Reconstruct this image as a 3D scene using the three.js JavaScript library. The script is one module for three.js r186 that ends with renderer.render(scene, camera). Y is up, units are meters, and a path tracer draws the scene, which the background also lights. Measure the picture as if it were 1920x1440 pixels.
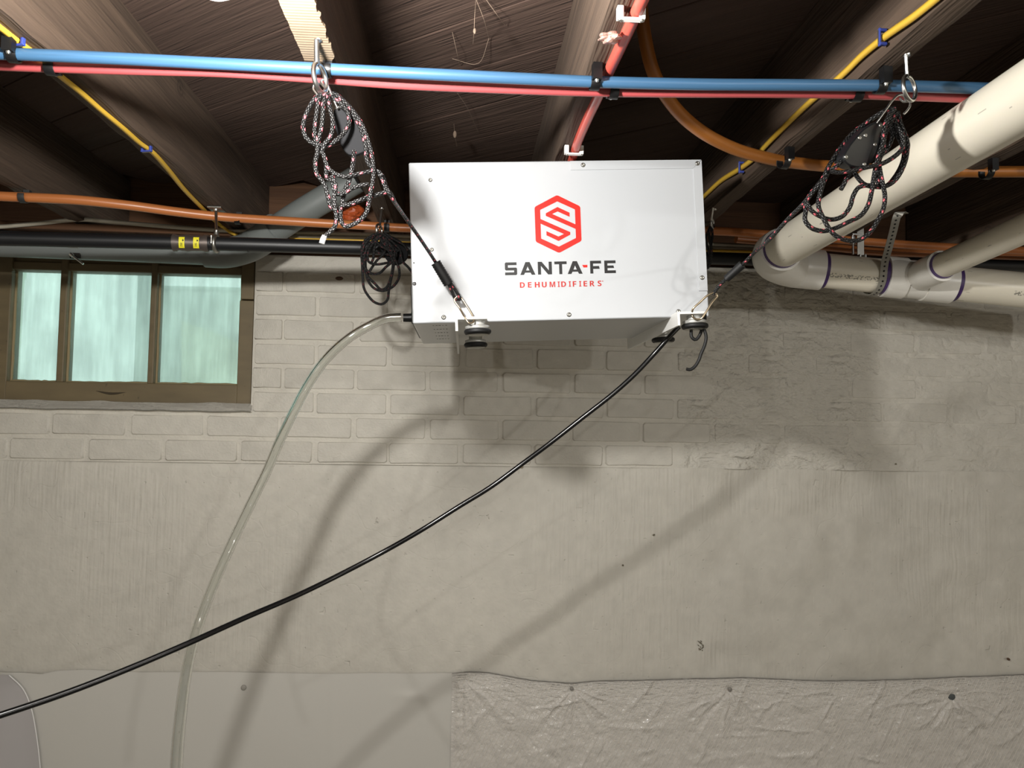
import * as THREE from 'three';
import { RoundedBoxGeometry } from 'three/addons/geometries/RoundedBoxGeometry.js';
import { mergeGeometries } from 'three/addons/utils/BufferGeometryUtils.js';
import { TextGeometry } from 'three/addons/geometries/TextGeometry.js';
import { FontLoader } from 'three/addons/loaders/FontLoader.js';

// ------------------------------------------------------------------ camera, sky, lamps, exposure
const scene = new THREE.Scene();
const FOCAL = 1442, CAM = new THREE.Vector3(0, 1.6, 2.27);
const camera = new THREE.PerspectiveCamera(2 * Math.atan(720 / FOCAL) * 180 / Math.PI, 4 / 3, 0.02, 60);
const ROLL = 0.015, q0 = -90 * Math.cos(ROLL) + 80 * Math.sin(ROLL), q1 = -90 * Math.sin(ROLL) - 80 * Math.cos(ROLL);
camera.rotation.order = 'YXZ';
camera.position.copy(CAM);
camera.rotation.set(Math.atan2(-q1, Math.hypot(FOCAL, q0)), -Math.atan2(-q0, FOCAL), ROLL);
camera.updateMatrixWorld();
scene.add(camera);
scene.background = new THREE.Color().setRGB(0.945, 1.0, 0.985);
scene.backgroundIntensity = 1.6;
const renderer = new THREE.WebGLRenderer({ antialias: true });
renderer.toneMapping = THREE.LinearToneMapping;
renderer.toneMappingExposure = 1.07;
renderer.shadowMap.enabled = true;
const LAMP_POWER = 3.8, FILL_POWER = 2.8, LAMP_COLOR = new THREE.Color().setRGB(1.0, 0.98, 0.945);

// ------------------------------------------------------------------ helpers
const V = (x, y, z) => new THREE.Vector3(x, y, z);
const ray = (px, py) => V((px - 960) / FOCAL, (720 - py) / FOCAL, -1).applyQuaternion(camera.quaternion);
const P = (px, py, Z) => { const d = ray(px, py); return d.multiplyScalar(Z / -d.z).add(CAM); };           // a point at depth Z in front of the camera
const PY = (px, py, y) => { const d = ray(px, py); return d.multiplyScalar((y - CAM.y) / d.y).add(CAM); };   // a point on a level plane
const PX = (px, py, x) => { const d = ray(px, py); return d.multiplyScalar((x - CAM.x) / d.x).add(CAM); };
let seed = 7;
const rnd = () => { seed = (seed * 1664525 + 1013904223) >>> 0; return seed / 4294967296; };
const rr = (a, b) => a + (b - a) * rnd();
const h2 = (x, y, s) => { let n = (x * 374761393 + y * 668265263 + s * 974634777) | 0; n = Math.imul(n ^ (n >>> 13), 1274126177); return ((n ^ (n >>> 16)) >>> 0) / 4294967296; };
const mod = (a, n) => ((a % n) + n) % n;
function vn(x, y, px, py, s) {                                        // value noise that repeats every px, py cells
  const xi = Math.floor(x), yi = Math.floor(y), fx = x - xi, fy = y - yi, u = fx * fx * (3 - 2 * fx), v = fy * fy * (3 - 2 * fy);
  const a = h2(mod(xi, px), mod(yi, py), s), b = h2(mod(xi + 1, px), mod(yi, py), s), c = h2(mod(xi, px), mod(yi + 1, py), s), d = h2(mod(xi + 1, px), mod(yi + 1, py), s);
  return a + (b - a) * u + (c - a) * v + (a - b - c + d) * u * v;
}
function fbm(u, v, fu, fv, oct, s) { let t = 0, a = 0.5; for (let k = 0; k < oct; k++) { t += a * vn(u * fu, v * fv, fu, fv, s + k); fu *= 2; fv *= 2; a *= 0.5; } return t / (1 - Math.pow(0.5, oct)); }
const sm = (a, b, x) => { const t = Math.min(1, Math.max(0, (x - a) / (b - a))); return t * t * (3 - 2 * t); };
const nz = (x, y, s) => vn(x + 500, y + 500, 4096, 4096, s) * 2 - 1;

function tex(w, h, fn, srgb, ru = 1, rv = 1) {                        // fn(u, v) -> [r, g, b] 0..255 or a grey
  const d = new Uint8Array(w * h * 4);
  for (let j = 0; j < h; j++) for (let i = 0; i < w; i++) {
    const c = fn((i + 0.5) / w, (j + 0.5) / h), o = (j * w + i) * 4;
    if (typeof c === 'number') { d[o] = d[o + 1] = d[o + 2] = Math.max(0, Math.min(255, c)); } else for (let k = 0; k < 3; k++) d[o + k] = Math.max(0, Math.min(255, c[k]));
    d[o + 3] = 255;
  }
  const t = new THREE.DataTexture(d, w, h);
  t.wrapS = t.wrapT = THREE.RepeatWrapping; t.magFilter = THREE.LinearFilter; t.minFilter = THREE.LinearMipmapLinearFilter; t.generateMipmaps = true;
  if (srgb) t.colorSpace = THREE.SRGBColorSpace;
  t.repeat.set(ru, rv); t.needsUpdate = true;
  return t;
}
const std = (color, roughness = 0.6, o = {}) => new THREE.MeshStandardMaterial({ color, roughness, ...o });
const phy = (color, roughness, o = {}) => new THREE.MeshPhysicalMaterial({ color, roughness, ...o });

const taken = {};
const numbered = (n) => { const k = taken[n] = (taken[n] ?? -1) + 1; return k ? `${n}_${String(k).padStart(3, '0')}` : n; };
function tag(o, label, category, group) { o.userData.label = label; if (category) o.userData.category = category; if (group) o.userData.group = group; return o; }
function thing(name, label, category, at, group) { const o = new THREE.Group(); o.name = numbered(name); o.position.copy(at); scene.add(o); o.updateMatrixWorld(); return tag(o, label, category, group); }
function part(parent, name, geo, mat, label) { const m = new THREE.Mesh(geo, mat); m.name = name; m.castShadow = m.receiveShadow = true; if (label) m.userData.label = label; parent.add(m); return m; }
function wpart(parent, name, geo, mat, label) { parent.updateWorldMatrix(true, false); geo.applyMatrix4(parent.matrixWorld.clone().invert()); return part(parent, name, geo, mat, label); }   // geometry given in world axes
function solo(name, label, category, geo, mat, group) {
  geo.computeBoundingBox(); const b = geo.boundingBox, c = V((b.min.x + b.max.x) / 2, b.min.y, (b.min.z + b.max.z) / 2);
  geo.translate(-c.x, -c.y, -c.z);
  const m = new THREE.Mesh(geo, mat); m.name = numbered(name); m.position.copy(c); m.castShadow = m.receiveShadow = true; scene.add(m);
  return tag(m, label, category, group);
}
function struct(name, label) { const o = new THREE.Group(); o.name = numbered(name); o.userData.kind = 'structure'; if (label) o.userData.label = label; scene.add(o); return o; }

// a tube swept along points; uv.x = metres along, uv.y = turn round
function sweep(pts, r, o = {}) {
  const curve = o.straight ? new THREE.CurvePath() : new THREE.CatmullRomCurve3(pts, !!o.closed, o.kind || 'centripetal');
  if (o.straight) for (let k = 1; k < pts.length; k++) curve.add(new THREE.LineCurve3(pts[k - 1], pts[k]));
  const L = curve.getLength(), n = Math.max(2, Math.ceil(L / (o.step || 0.006))), m = o.radial || 12;
  const at = [], tan = [];
  for (let i = 0; i <= n; i++) { at.push(curve.getPointAt(i / n)); tan.push(curve.getTangentAt(i / n)); }
  let nor = V(0, 1, 0); if (Math.abs(tan[0].y) > 0.9) nor = V(0, 0, 1);
  nor.addScaledVector(tan[0], -nor.dot(tan[0])).normalize();
  const pos = [], nn = [], uv = [], idx = [];
  for (let i = 0; i <= n; i++) {
    nor.addScaledVector(tan[i], -nor.dot(tan[i])).normalize();
    const bin = V().crossVectors(tan[i], nor), rad = typeof r === 'function' ? r(i / n) : r;
    for (let j = 0; j <= m; j++) {
      const a = j / m * 2 * Math.PI, d = nor.clone().multiplyScalar(Math.cos(a)).addScaledVector(bin, Math.sin(a) * (o.flat || 1));
      pos.push(at[i].x + d.x * rad, at[i].y + d.y * rad, at[i].z + d.z * rad);
      d.normalize(); nn.push(d.x, d.y, d.z); uv.push(i / n * L, j / m);
    }
  }
  for (let i = 0; i < n; i++) for (let j = 0; j < m; j++) { const a = i * (m + 1) + j, b = a + m + 1; idx.push(a, a + 1, b, b, a + 1, b + 1); }
  if (!o.closed && !o.open) for (const [i, s] of [[0, -1], [n, 1]]) {
    const c = pos.length / 3, t = tan[i];
    pos.push(at[i].x, at[i].y, at[i].z); nn.push(t.x * s, t.y * s, t.z * s); uv.push(0, 0);
    for (let j = 0; j <= m; j++) { const k = (i * (m + 1) + j) * 3; pos.push(pos[k], pos[k + 1], pos[k + 2]); nn.push(t.x * s, t.y * s, t.z * s); uv.push(0, 0); }
    for (let j = 0; j < m; j++) s > 0 ? idx.push(c, c + 1 + j, c + 2 + j) : idx.push(c, c + 2 + j, c + 1 + j);
  }
  const g = new THREE.BufferGeometry();
  g.setAttribute('position', new THREE.Float32BufferAttribute(pos, 3)); g.setAttribute('normal', new THREE.Float32BufferAttribute(nn, 3)); g.setAttribute('uv', new THREE.Float32BufferAttribute(uv, 2)); g.setIndex(idx);
  return g;
}
function grid(x0, x1, y0, y1, nx, ny, fn) {                           // fn(x, y) -> [x, y, z], faces +z, uv in metres
  const pos = [], uv = [], idx = [];
  for (let j = 0; j <= ny; j++) for (let i = 0; i <= nx; i++) { const x = x0 + (x1 - x0) * i / nx, y = y0 + (y1 - y0) * j / ny, p = fn(x, y, i / nx, j / ny); pos.push(...p); uv.push(x, y); }
  for (let j = 0; j < ny; j++) for (let i = 0; i < nx; i++) { const a = j * (nx + 1) + i, b = a + nx + 1; idx.push(a, a + 1, b, b, a + 1, b + 1); }
  const g = new THREE.BufferGeometry();
  g.setAttribute('position', new THREE.Float32BufferAttribute(pos, 3)); g.setAttribute('uv', new THREE.Float32BufferAttribute(uv, 2)); g.setIndex(idx); g.computeVertexNormals();
  return g;
}
function block(x0, x1, y0, y1, z0, z1, bev = 0.002) {                 // a bevelled block with uv in metres
  const w = x1 - x0, h = y1 - y0, d = z1 - z0, g = new RoundedBoxGeometry(w, h, d, 1, Math.min(bev, w / 2.1, h / 2.1, d / 2.1));
  g.translate((x0 + x1) / 2, (y0 + y1) / 2, (z0 + z1) / 2);
  return metres(g);
}
function metres(g) {                                                  // box-mapped uv in metres
  const p = g.attributes.position, n = g.attributes.normal, uv = [];
  for (let i = 0; i < p.count; i++) {
    const ax = Math.abs(n.getX(i)), ay = Math.abs(n.getY(i)), az = Math.abs(n.getZ(i));
    if (ax >= ay && ax >= az) uv.push(p.getZ(i), p.getY(i)); else if (ay >= az) uv.push(p.getZ(i), p.getX(i)); else uv.push(p.getX(i), p.getY(i));
  }
  g.setAttribute('uv', new THREE.Float32BufferAttribute(uv, 2));
  return g;
}
function cyl(a, b, r, r2 = r, m = 20) {                               // a capped cylinder or cone between two points
  const d = b.clone().sub(a), g = new THREE.CylinderGeometry(r2, r, d.length(), m);
  g.applyQuaternion(new THREE.Quaternion().setFromUnitVectors(V(0, 1, 0), d.clone().normalize())); g.translate((a.x + b.x) / 2, (a.y + b.y) / 2, (a.z + b.z) / 2);
  return g;
}
const merge = (list) => mergeGeometries(list.map((g) => { const k = g.index ? g.toNonIndexed() : g; for (const a of Object.keys(k.attributes)) if (!['position', 'normal', 'uv'].includes(a)) k.deleteAttribute(a); return k; }));

// ------------------------------------------------------------------ materials
// wood: grain runs along u
const woodRaw = (u, v, s) => {
  const w = fbm(u, v, 3, 4, 3, s) * 0.12, g = fbm(u, v + w, 4, 34, 3, s + 9), f = fbm(u, v, 24, 160, 2, s + 20), b = fbm(u, v, 3, 3, 3, s + 30);
  let k = 0; for (const [cu, cv, r] of [[0.22, 0.3, 0.035], [0.63, 0.7, 0.03], [0.86, 0.2, 0.022]]) { const d = Math.hypot((u - cu) * 3, v - cv); k = Math.max(k, (1 - sm(0, r * 2.2, d)) * (0.6 + 0.4 * Math.sin(d * 260))); }
  return [g, f, b, k];
};
const woodColor = (dark, light, s) => tex(1024, 512, (u, v) => { const [g, f, b, k] = woodRaw(u, v, s), t = Math.min(1, Math.max(0, 0.12 + 0.65 * g * (0.55 + 0.9 * b) + 0.22 * (f - 0.5) - 0.5 * k)); return [0, 1, 2].map((i) => dark[i] + (light[i] - dark[i]) * t); }, true, 1 / 1.5, 1 / 0.5);
const woodBump = (s) => tex(1024, 512, (u, v) => { const [g, f, , k] = woodRaw(u, v, s); return 255 * (0.5 * g + 0.4 * f + 0.2 * k); }, false, 1 / 1.5, 1 / 0.5);
const JB = woodBump(11);
const joistMat = std(0xffffff, 0.86, { map: woodColor([60, 47, 37], [108, 89, 73], 11), bumpMap: JB, bumpScale: 0.004 });
const plankMat = std(0xffffff, 0.88, { map: woodColor([70, 53, 45], [92, 73, 62], 51), bumpMap: JB, bumpScale: 0.004 });
const rimMat = std(0xffffff, 0.8, { map: woodColor([70, 46, 30], [122, 86, 56], 71), bumpMap: JB, bumpScale: 0.002 });
const tanMat = std(0xffffff, 0.9, { map: tex(256, 256, (u, v) => { const c = 0.9 + 0.12 * (fbm(u, v, 8, 8, 3, 5) - 0.5) + 0.05 * Math.sin(u * 2 * Math.PI * 30); return [168 * c, 146 * c, 120 * c]; }, true, 5, 5), bumpMap: tex(256, 64, (u) => 128 + 100 * Math.sin(u * 2 * Math.PI * 30), false, 5, 5), bumpScale: 0.0004 });
// painted masonry
const paintTint = tex(1024, 1024, (u, v) => { const a = fbm(u, v, 3, 3, 4, 3), b = fbm(u, v, 60, 60, 2, 8), sp = vn(u * 210, v * 210, 210, 210, 14) > 0.985 ? vn(u * 30, v * 30, 30, 30, 4) : 0; const c = 0.93 + 0.1 * (a - 0.5) + 0.05 * (b - 0.5) - 0.3 * sp * sp; return [210 * c, 205 * c, 193 * c]; }, true, 1 / 1.6, 1 / 1.6);
const brickBump = tex(1024, 1024, (u, v) => 255 * (0.45 * fbm(u, v, 24, 24, 4, 21) + 0.35 * fbm(u, v, 120, 150, 2, 33) + 0.2 * fbm(u, v, 8, 8, 2, 2)), false, 1 / 0.6, 1 / 0.6);
const pargeBump = tex(1024, 1024, (u, v) => { const a = fbm(u + 0.08 * fbm(u, v, 7, 7, 2, 91), v, 14, 22, 5, 41); return 255 * Math.min(1, 1.5 * Math.abs(a * 2 - 1) + 0.2 * fbm(u, v, 90, 120, 2, 33)); }, false, 1 / 0.7, 1 / 0.7);
const concBump = tex(2048, 1024, (u, v) => {
  const br = fbm(u, v, 380, 14, 2, 61), patch = sm(0.42, 0.6, fbm(u, v, 5, 3, 2, 77)), pit = vn(u * 190, v * 95, 190, 95, 5), hole = pit > 0.955 ? (pit - 0.955) * 16 : 0, big = fbm(u, v, 7, 4, 4, 29), rid = Math.abs(fbm(u, v, 12, 7, 3, 83) - 0.5);
  return 255 * (0.3 + 0.21 * br * (0.15 + 0.85 * patch) + 0.25 * big + 0.1 * fbm(u, v, 260, 130, 2, 44) - 0.35 * hole - (rid < 0.003 ? 0.05 : 0));
}, false, 1 / 2.4, 1 / 1.2);
const brickMat = std(0xffffff, 0.62, { map: paintTint, bumpMap: brickBump, bumpScale: 0.0024 });
const roughBrickMat = std(0xffffff, 0.62, { map: paintTint, bumpMap: pargeBump, bumpScale: 0.007 });
const mortarMat = brickMat, softBrickMat = std(0xffffff, 0.62, { map: paintTint, bumpMap: pargeBump, bumpScale: 0.003 });
const concreteMat = std(0xffffff, 0.62, { map: paintTint, bumpMap: concBump, bumpScale: 0.007 });
const plainWall = std(0xcfc8b8, 0.8), floorMat = std(0xffffff, 0.85, { map: tex(256, 256, (u, v) => { const c = 0.8 + 0.4 * (fbm(u, v, 6, 6, 4, 17) - 0.5); return [150 * c, 146 * c, 138 * c]; }, true, 0.5, 0.5) });
// metals and plastics
const steel = std(0xc9c9c6, 0.28, { metalness: 1 }), dullSteel = std(0xa5a39c, 0.42, { metalness: 1 }), black = std(0x0f0f10, 0.42), rubber = std(0x0a0a0b, 0.6), darkPlastic = std(0x141517, 0.36);
const nickel = std(0xb9a98f, 0.3, { metalness: 1 });
const pexRaw = (u, v, s) => 0.93 + 0.12 * (fbm(u, v, 5, 40, 3, s) - 0.5);
const pexTex = tex(256, 256, (u, v) => { const c = 255 * pexRaw(u, v, 3); return [c, c, c]; }, true, 3, 1);
const pex = (c, r = 0.36) => std(c, r, { map: pexTex });
const blueMat = pex(0x42688a), redMat = pex(0xc65a5c), red2Mat = pex(0xd0584a), orangeMat = pex(0xb9713f), orange2Mat = pex(0xa8682c, 0.4);
const pvcMat = std(0xffffff, 0.34, { map: tex(512, 256, (u, v) => { const c = 0.98 + 0.05 * (fbm(u, v, 6, 4, 3, 9) - 0.5); const dash = (v > 0.30 && v < 0.34 && vn(u * 250, Math.floor(v * 300) * 0.5, 250, 400, 6) > 0.55 && vn(u * 12, 1, 12, 4, 6) > 0.45) ? 0.62 : 1, sc = vn(u * 14, v * 120, 14, 120, 2) > 0.965 ? 0.72 : 1; const k = c * dash * sc; return [232 * k, 225 * k, 207 * k]; }, true, 1.6, 1) });
const pvcWhite = std(0xe9e6de, 0.3), purple = std(0x4a3168, 0.5), greyPipeMat = std(0x6f7472, 0.5), gasMat = std(0x111214, 0.45), couplingMat = std(0x6b625d, 0.38, { metalness: 0.75 });
const yellowMat = std(0xd6ad3c, 0.45), whiteCableMat = std(0xb9b2a2, 0.5), staplesMat = std(0x31418f, 0.5), whiteClipMat = std(0xf0eeea, 0.4);
const whiteSteel = phy(0xb6b9bc, 0.3, { clearcoat: 0.35, clearcoatRoughness: 0.18 });
const paintedFrame = std(0xffffff, 0.55, { map: tex(256, 256, (u, v) => { const c = 0.92 + 0.2 * (fbm(u, v, 5, 20, 4, 15) - 0.5) - (vn(u * 60, v * 60, 60, 60, 3) > 0.97 ? 0.2 : 0); return [112 * c, 98 * c, 70 * c]; }, true, 2, 2) });
// braided rope: black braid with pale glints and pink flecks; the map covers 24 mm of rope
const braid = (u, v) => {
  const a = u * 7 + v * 4, b = u * 7 - v * 4, i = Math.floor(a), j = Math.floor(b), fa = a - i - 0.5, fb = b - j - 0.5, along = mod(i + j, 2) ? fa : fb, across = mod(i + j, 2) ? fb : fa;
  return { bump: Math.max(0, 1 - 3.6 * across * across - 1.6 * along * along), id: h2(mod(i + j, 14), mod(i - j, 8), 4), across, along };
};
const ropeMap = tex(512, 128, (u, v) => { const k = braid(u, v), s = k.bump; if (k.id < 0.085) return [214 * (0.3 + 0.7 * s), 96 * (0.3 + 0.7 * s), 106 * (0.3 + 0.7 * s)]; const gl = k.id > 0.6 && Math.abs(k.across) < 0.12 && Math.abs(k.along) < 0.3 ? 48 : 0, c = 6 + 13 * s + gl; return [c, c * 0.97, c * 0.95]; }, true, 1 / 0.048, 1);
const ropeBump = tex(512, 128, (u, v) => 255 * braid(u, v).bump, false, 1 / 0.048, 1);
const ropeMat = std(0xffffff, 0.42, { map: ropeMap, bumpMap: ropeBump, bumpScale: 0.0012 });
const ropeDarkMat = std(0x77706e, 0.55, { map: ropeMap, bumpMap: ropeBump, bumpScale: 0.0012 });
const ROPE_R = 0.0031;

// ------------------------------------------------------------------ the room
const JOIST_Y = 2.117, JOIST_H = 0.188, JOIST_W = 0.046, DECK_Y = JOIST_Y + JOIST_H, joistX = (k) => -0.212 + 0.4005 * k;
const FAR = 6, LEFT = -3, RIGHT = 3.2;
part(struct('floor', 'grey concrete basement floor'), 'slab', block(LEFT - 0.2, RIGHT + 0.2, -0.2, 0, -0.3, FAR + 0.2), floorMat);
part(struct('wall_left'), 'masonry', block(LEFT - 0.2, LEFT, 0, DECK_Y, -0.3, FAR + 0.2), plainWall);
part(struct('wall_right'), 'masonry', block(RIGHT, RIGHT + 0.2, 0, DECK_Y, -0.3, FAR + 0.2), plainWall);
part(struct('wall_front'), 'masonry', block(LEFT, RIGHT, 0, DECK_Y, FAR, FAR + 0.2), plainWall);

const ceiling = struct('ceiling', 'dark timber floor structure overhead with joists and diagonal boards');
part(ceiling, 'deck', block(LEFT - 0.2, RIGHT + 0.2, DECK_Y + 0.02, DECK_Y + 0.12, -0.3, FAR + 0.2), plankMat);
for (let k = -6; k <= 8; k++) {                                       // joists: rough-sawn, their arrises slightly wavy
  const x = joistX(k); if (x < LEFT || x > RIGHT) continue;
  const g = new THREE.BoxGeometry(JOIST_W, JOIST_H, FAR - 0.002, 2, 4, 150); g.translate(x, JOIST_Y + JOIST_H / 2, FAR / 2 - 0.018);
  metres(g);
  const p = g.attributes.position, uv = g.attributes.uv;
  for (let i = 0; i < p.count; i++) {
    const bx = p.getX(i), by = p.getY(i), bz = p.getZ(i), low = by < JOIST_Y + 0.01, edge = Math.abs(bx - x) > 0.02;
    uv.setXY(i, uv.getX(i) + k * 0.37, uv.getY(i) + k * 0.13);
    p.setX(i, bx + 0.0022 * nz(bz * 3, k * 7 + by * 6, 3) + (low && edge ? -Math.sign(bx - x) * (0.0035 + 0.002 * nz(bz * 16, k, 6)) : 0));
    if (low) p.setY(i, by + (edge ? 0.003 + 0.0022 * nz(bz * 22, k * 3 + bx, 4) : 0.001 * nz(bz * 9, k, 2)));
  }
  g.computeVertexNormals();
  part(ceiling, 'joist', g, joistMat);
}
{ // diagonal boards over the joists
  const ang = Math.atan2(-0.225, 0.30), W = 0.152, c = Math.cos(ang), s = Math.sin(ang);
  for (let k = -20; k <= 24; k++) {
    const bx = -0.02 + s * k * W, bz = 0.86 + c * k * W, t0 = Math.max((-0.02 - bz) / -s, (LEFT - bx) / c), t1 = Math.min((FAR - 0.05 - bz) / -s, (RIGHT - bx) / c);
    if (t1 - t0 < 0.1) continue;
    const g = block(t0, t1, -0.011, 0.011, -W / 2 + 0.0008, W / 2 - 0.0008, 0.003);
    const uv = g.attributes.uv, p = g.attributes.position;
    for (let i = 0; i < p.count; i++) uv.setXY(i, p.getX(i) + k * 0.41, p.getZ(i) + k * 0.19);
    const m = part(ceiling, 'board', g, plankMat);
    m.rotation.y = ang; m.position.set(bx, DECK_Y + 0.0115, bz);
  }
}
// blocking and rim board over the wall
part(ceiling, 'rim_board', block(LEFT - 0.2, RIGHT + 0.2, 2.10, DECK_Y + 0.021, -0.075, -0.025), rimMat);

// wall with the window: painted brick above, parged concrete below
const LEDGE = P(640, 871, 2.27).y, COURSE = 0.0709, WALL_TOP = P(600, 481, 2.27).y, BRICK = 0.2135;
const WX1 = P(474, 610, 2.27).x, WX0 = WX1 - 0.86, WY0 = P(300, 762, 2.27).y, WY1 = WALL_TOP;
const wall = struct('wall_back', 'white painted basement wall, brick above and concrete below');
part(wall, 'core', block(WX1, RIGHT, 0, WALL_TOP, -0.28, -0.032), plainWall);
part(wall, 'core', block(LEFT, WX0, 0, WALL_TOP, -0.28, -0.032), plainWall);
part(wall, 'core', block(WX0, WX1, 0, WY0, -0.28, -0.032), plainWall);
const smear = (x, y) => sm(0.60, 0.74, x + 0.05 * nz(x * 2, y * 12, 5));          // where the coating runs over the joints
const mortarZ = (x, y) => -0.0076 + 0.0012 * nz(x * 30, y * 30, 2) + smear(x, y) * (0.0044 + 0.0028 * nz(x * 14, y * 26, 8) + 0.0022 * nz(x * 38, y * 60, 9));
const mortarGrid = (x0, x1, y0, y1) => grid(x0, x1, y0, y1, Math.ceil((x1 - x0) / 0.013), Math.ceil((y1 - y0) / 0.013), (x, y) => [x, y, mortarZ(x, y)]);
for (const [a, b, m] of [[WX1, 0.66, mortarMat], [0.66, 1.24, roughBrickMat], [1.24, 2.3, softBrickMat]]) part(wall, 'mortar', mortarGrid(a, b, LEDGE, WALL_TOP), m);
part(wall, 'mortar', mortarGrid(-2.1, WX1, LEDGE, WY0), mortarMat);
part(wall, 'mortar', block(WX1, RIGHT, WALL_TOP - 0.004, WALL_TOP + 0.004, -0.2, -0.008), mortarMat);
function brickGeo(v, d) {
  const w = BRICK - 0.0105, h = COURSE - 0.0105, c = 0.0045, base = [[-w / 2 + c, -h / 2], [rr(-0.02, 0.02), -h / 2], [w / 2 - c, -h / 2], [w / 2, -h / 2 + c], [w / 2, h / 2 - c], [w / 2 - c, h / 2], [rr(-0.02, 0.02), h / 2], [-w / 2 + c, h / 2], [-w / 2, h / 2 - c], [-w / 2, -h / 2 + c]].map(([x, y]) => [x + rr(-0.0012, 0.0012), y + rr(-0.0012, 0.0012)]);
  const pos = [], nor = [], uv = [], idx = [], put = (x, y, z, nx, ny, n) => { pos.push(x, y, z); const l = Math.hypot(nx, ny, n); nor.push(nx / l, ny / l, n / l); uv.push(x + v * 0.17, y + v * 0.11); };
  const ring = (ins, z, out) => base.forEach(([x, y]) => { const l = Math.hypot(x / w, y / h) || 1; put(x - Math.sign(x) * Math.min(ins, Math.abs(x)), y - Math.sign(y) * ins, z, x / w / l * out, y / h / l * out, 1 - out * 0.7); });
  ring(0, -0.012, 1); ring(0.0022, d - 0.0016, 0.6); ring(0.0042, d, 0.0); put(0, 0, d + 0.0004, 0, 0, 1);
  for (let r = 0; r < 2; r++) for (let i = 0; i < 10; i++) { const a = r * 10 + i, b = r * 10 + (i + 1) % 10; idx.push(a, b, a + 10, b, b + 10, a + 10); }
  for (let i = 0; i < 10; i++) idx.push(20 + i, 20 + (i + 1) % 10, 30);
  const g = new THREE.BufferGeometry();
  g.setAttribute('position', new THREE.Float32BufferAttribute(pos, 3)); g.setAttribute('normal', new THREE.Float32BufferAttribute(nor, 3)); g.setAttribute('uv', new THREE.Float32BufferAttribute(uv, 2)); g.setIndex(idx);
  return g;
}
const bricks = [0, 1, 2, 3, 4, 5].map((v) => brickGeo(v, 0.0005)), EVEN = P(588, 850, 2.27).x, ODD = P(523, 805, 2.27).x;
for (let row = 0; row < 10; row++) {
  const y = LEDGE + COURSE * (row + 0.5); if (y + COURSE / 2 > WALL_TOP + 0.02) break;
  for (let k = -9; k < 13; k++) {
    let a = (row % 2 ? ODD : EVEN) + BRICK * k + rr(-0.004, 0.004), b = a + BRICK;
    const behind = y + COURSE * 0.5 > WY0 + 0.004;
    if (behind && b < WX1 + 0.03) { if (a > WX0 - 0.6) continue; continue; }
    if (behind && a < WX1) a = WX1 + 0.002;
    if (b < -2.05 || a > 2.2) continue;
    const far = smear((a + b) / 2, y); if (far > 0.5 && (row === 0 || (row === 1 && a > 1.0 && k % 2))) continue; const m = part(wall, 'brick', bricks[Math.floor(rnd() * 6)], far > 0.5 ? ((a + b) / 2 > 1.24 ? softBrickMat : roughBrickMat) : brickMat);
    m.position.set((a + b) / 2, y + rr(-0.001, 0.001), rr(-0.0012, 0.0006) - far * 0.0012); m.scale.x = (b - a) / BRICK; m.rotation.set(rr(-0.006, 0.006), rr(-0.004, 0.004), rr(-0.004, 0.004));
  }
}
const concZ = (x, y) => { const d = LEDGE - y; return -0.0045 - 0.006 * (1 - sm(0.0, 0.012, d)) * (1 - smear(x, y)) + 0.003 * smear(x, y) * (1 - sm(0, 0.05, d)) + 0.0035 * nz(x * 3, y * 3.4, 6) + 0.003 * nz(x * 1.1 + 4, y * 1.3, 16) + smear(x, y) * (0.009 * nz(x * 6, y * 5, 26) + 0.005 * nz(x * 17, y * 15, 27)) + 0.0012 * nz(x * 40, y * 90, 12) * (1 - sm(0, 0.03, d)); };
part(wall, 'concrete_base', grid(-2.1, 2.3, 0, LEDGE + 0.002, 300, 150, (x, y) => [x, y, concZ(x, y)]), concreteMat);

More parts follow.
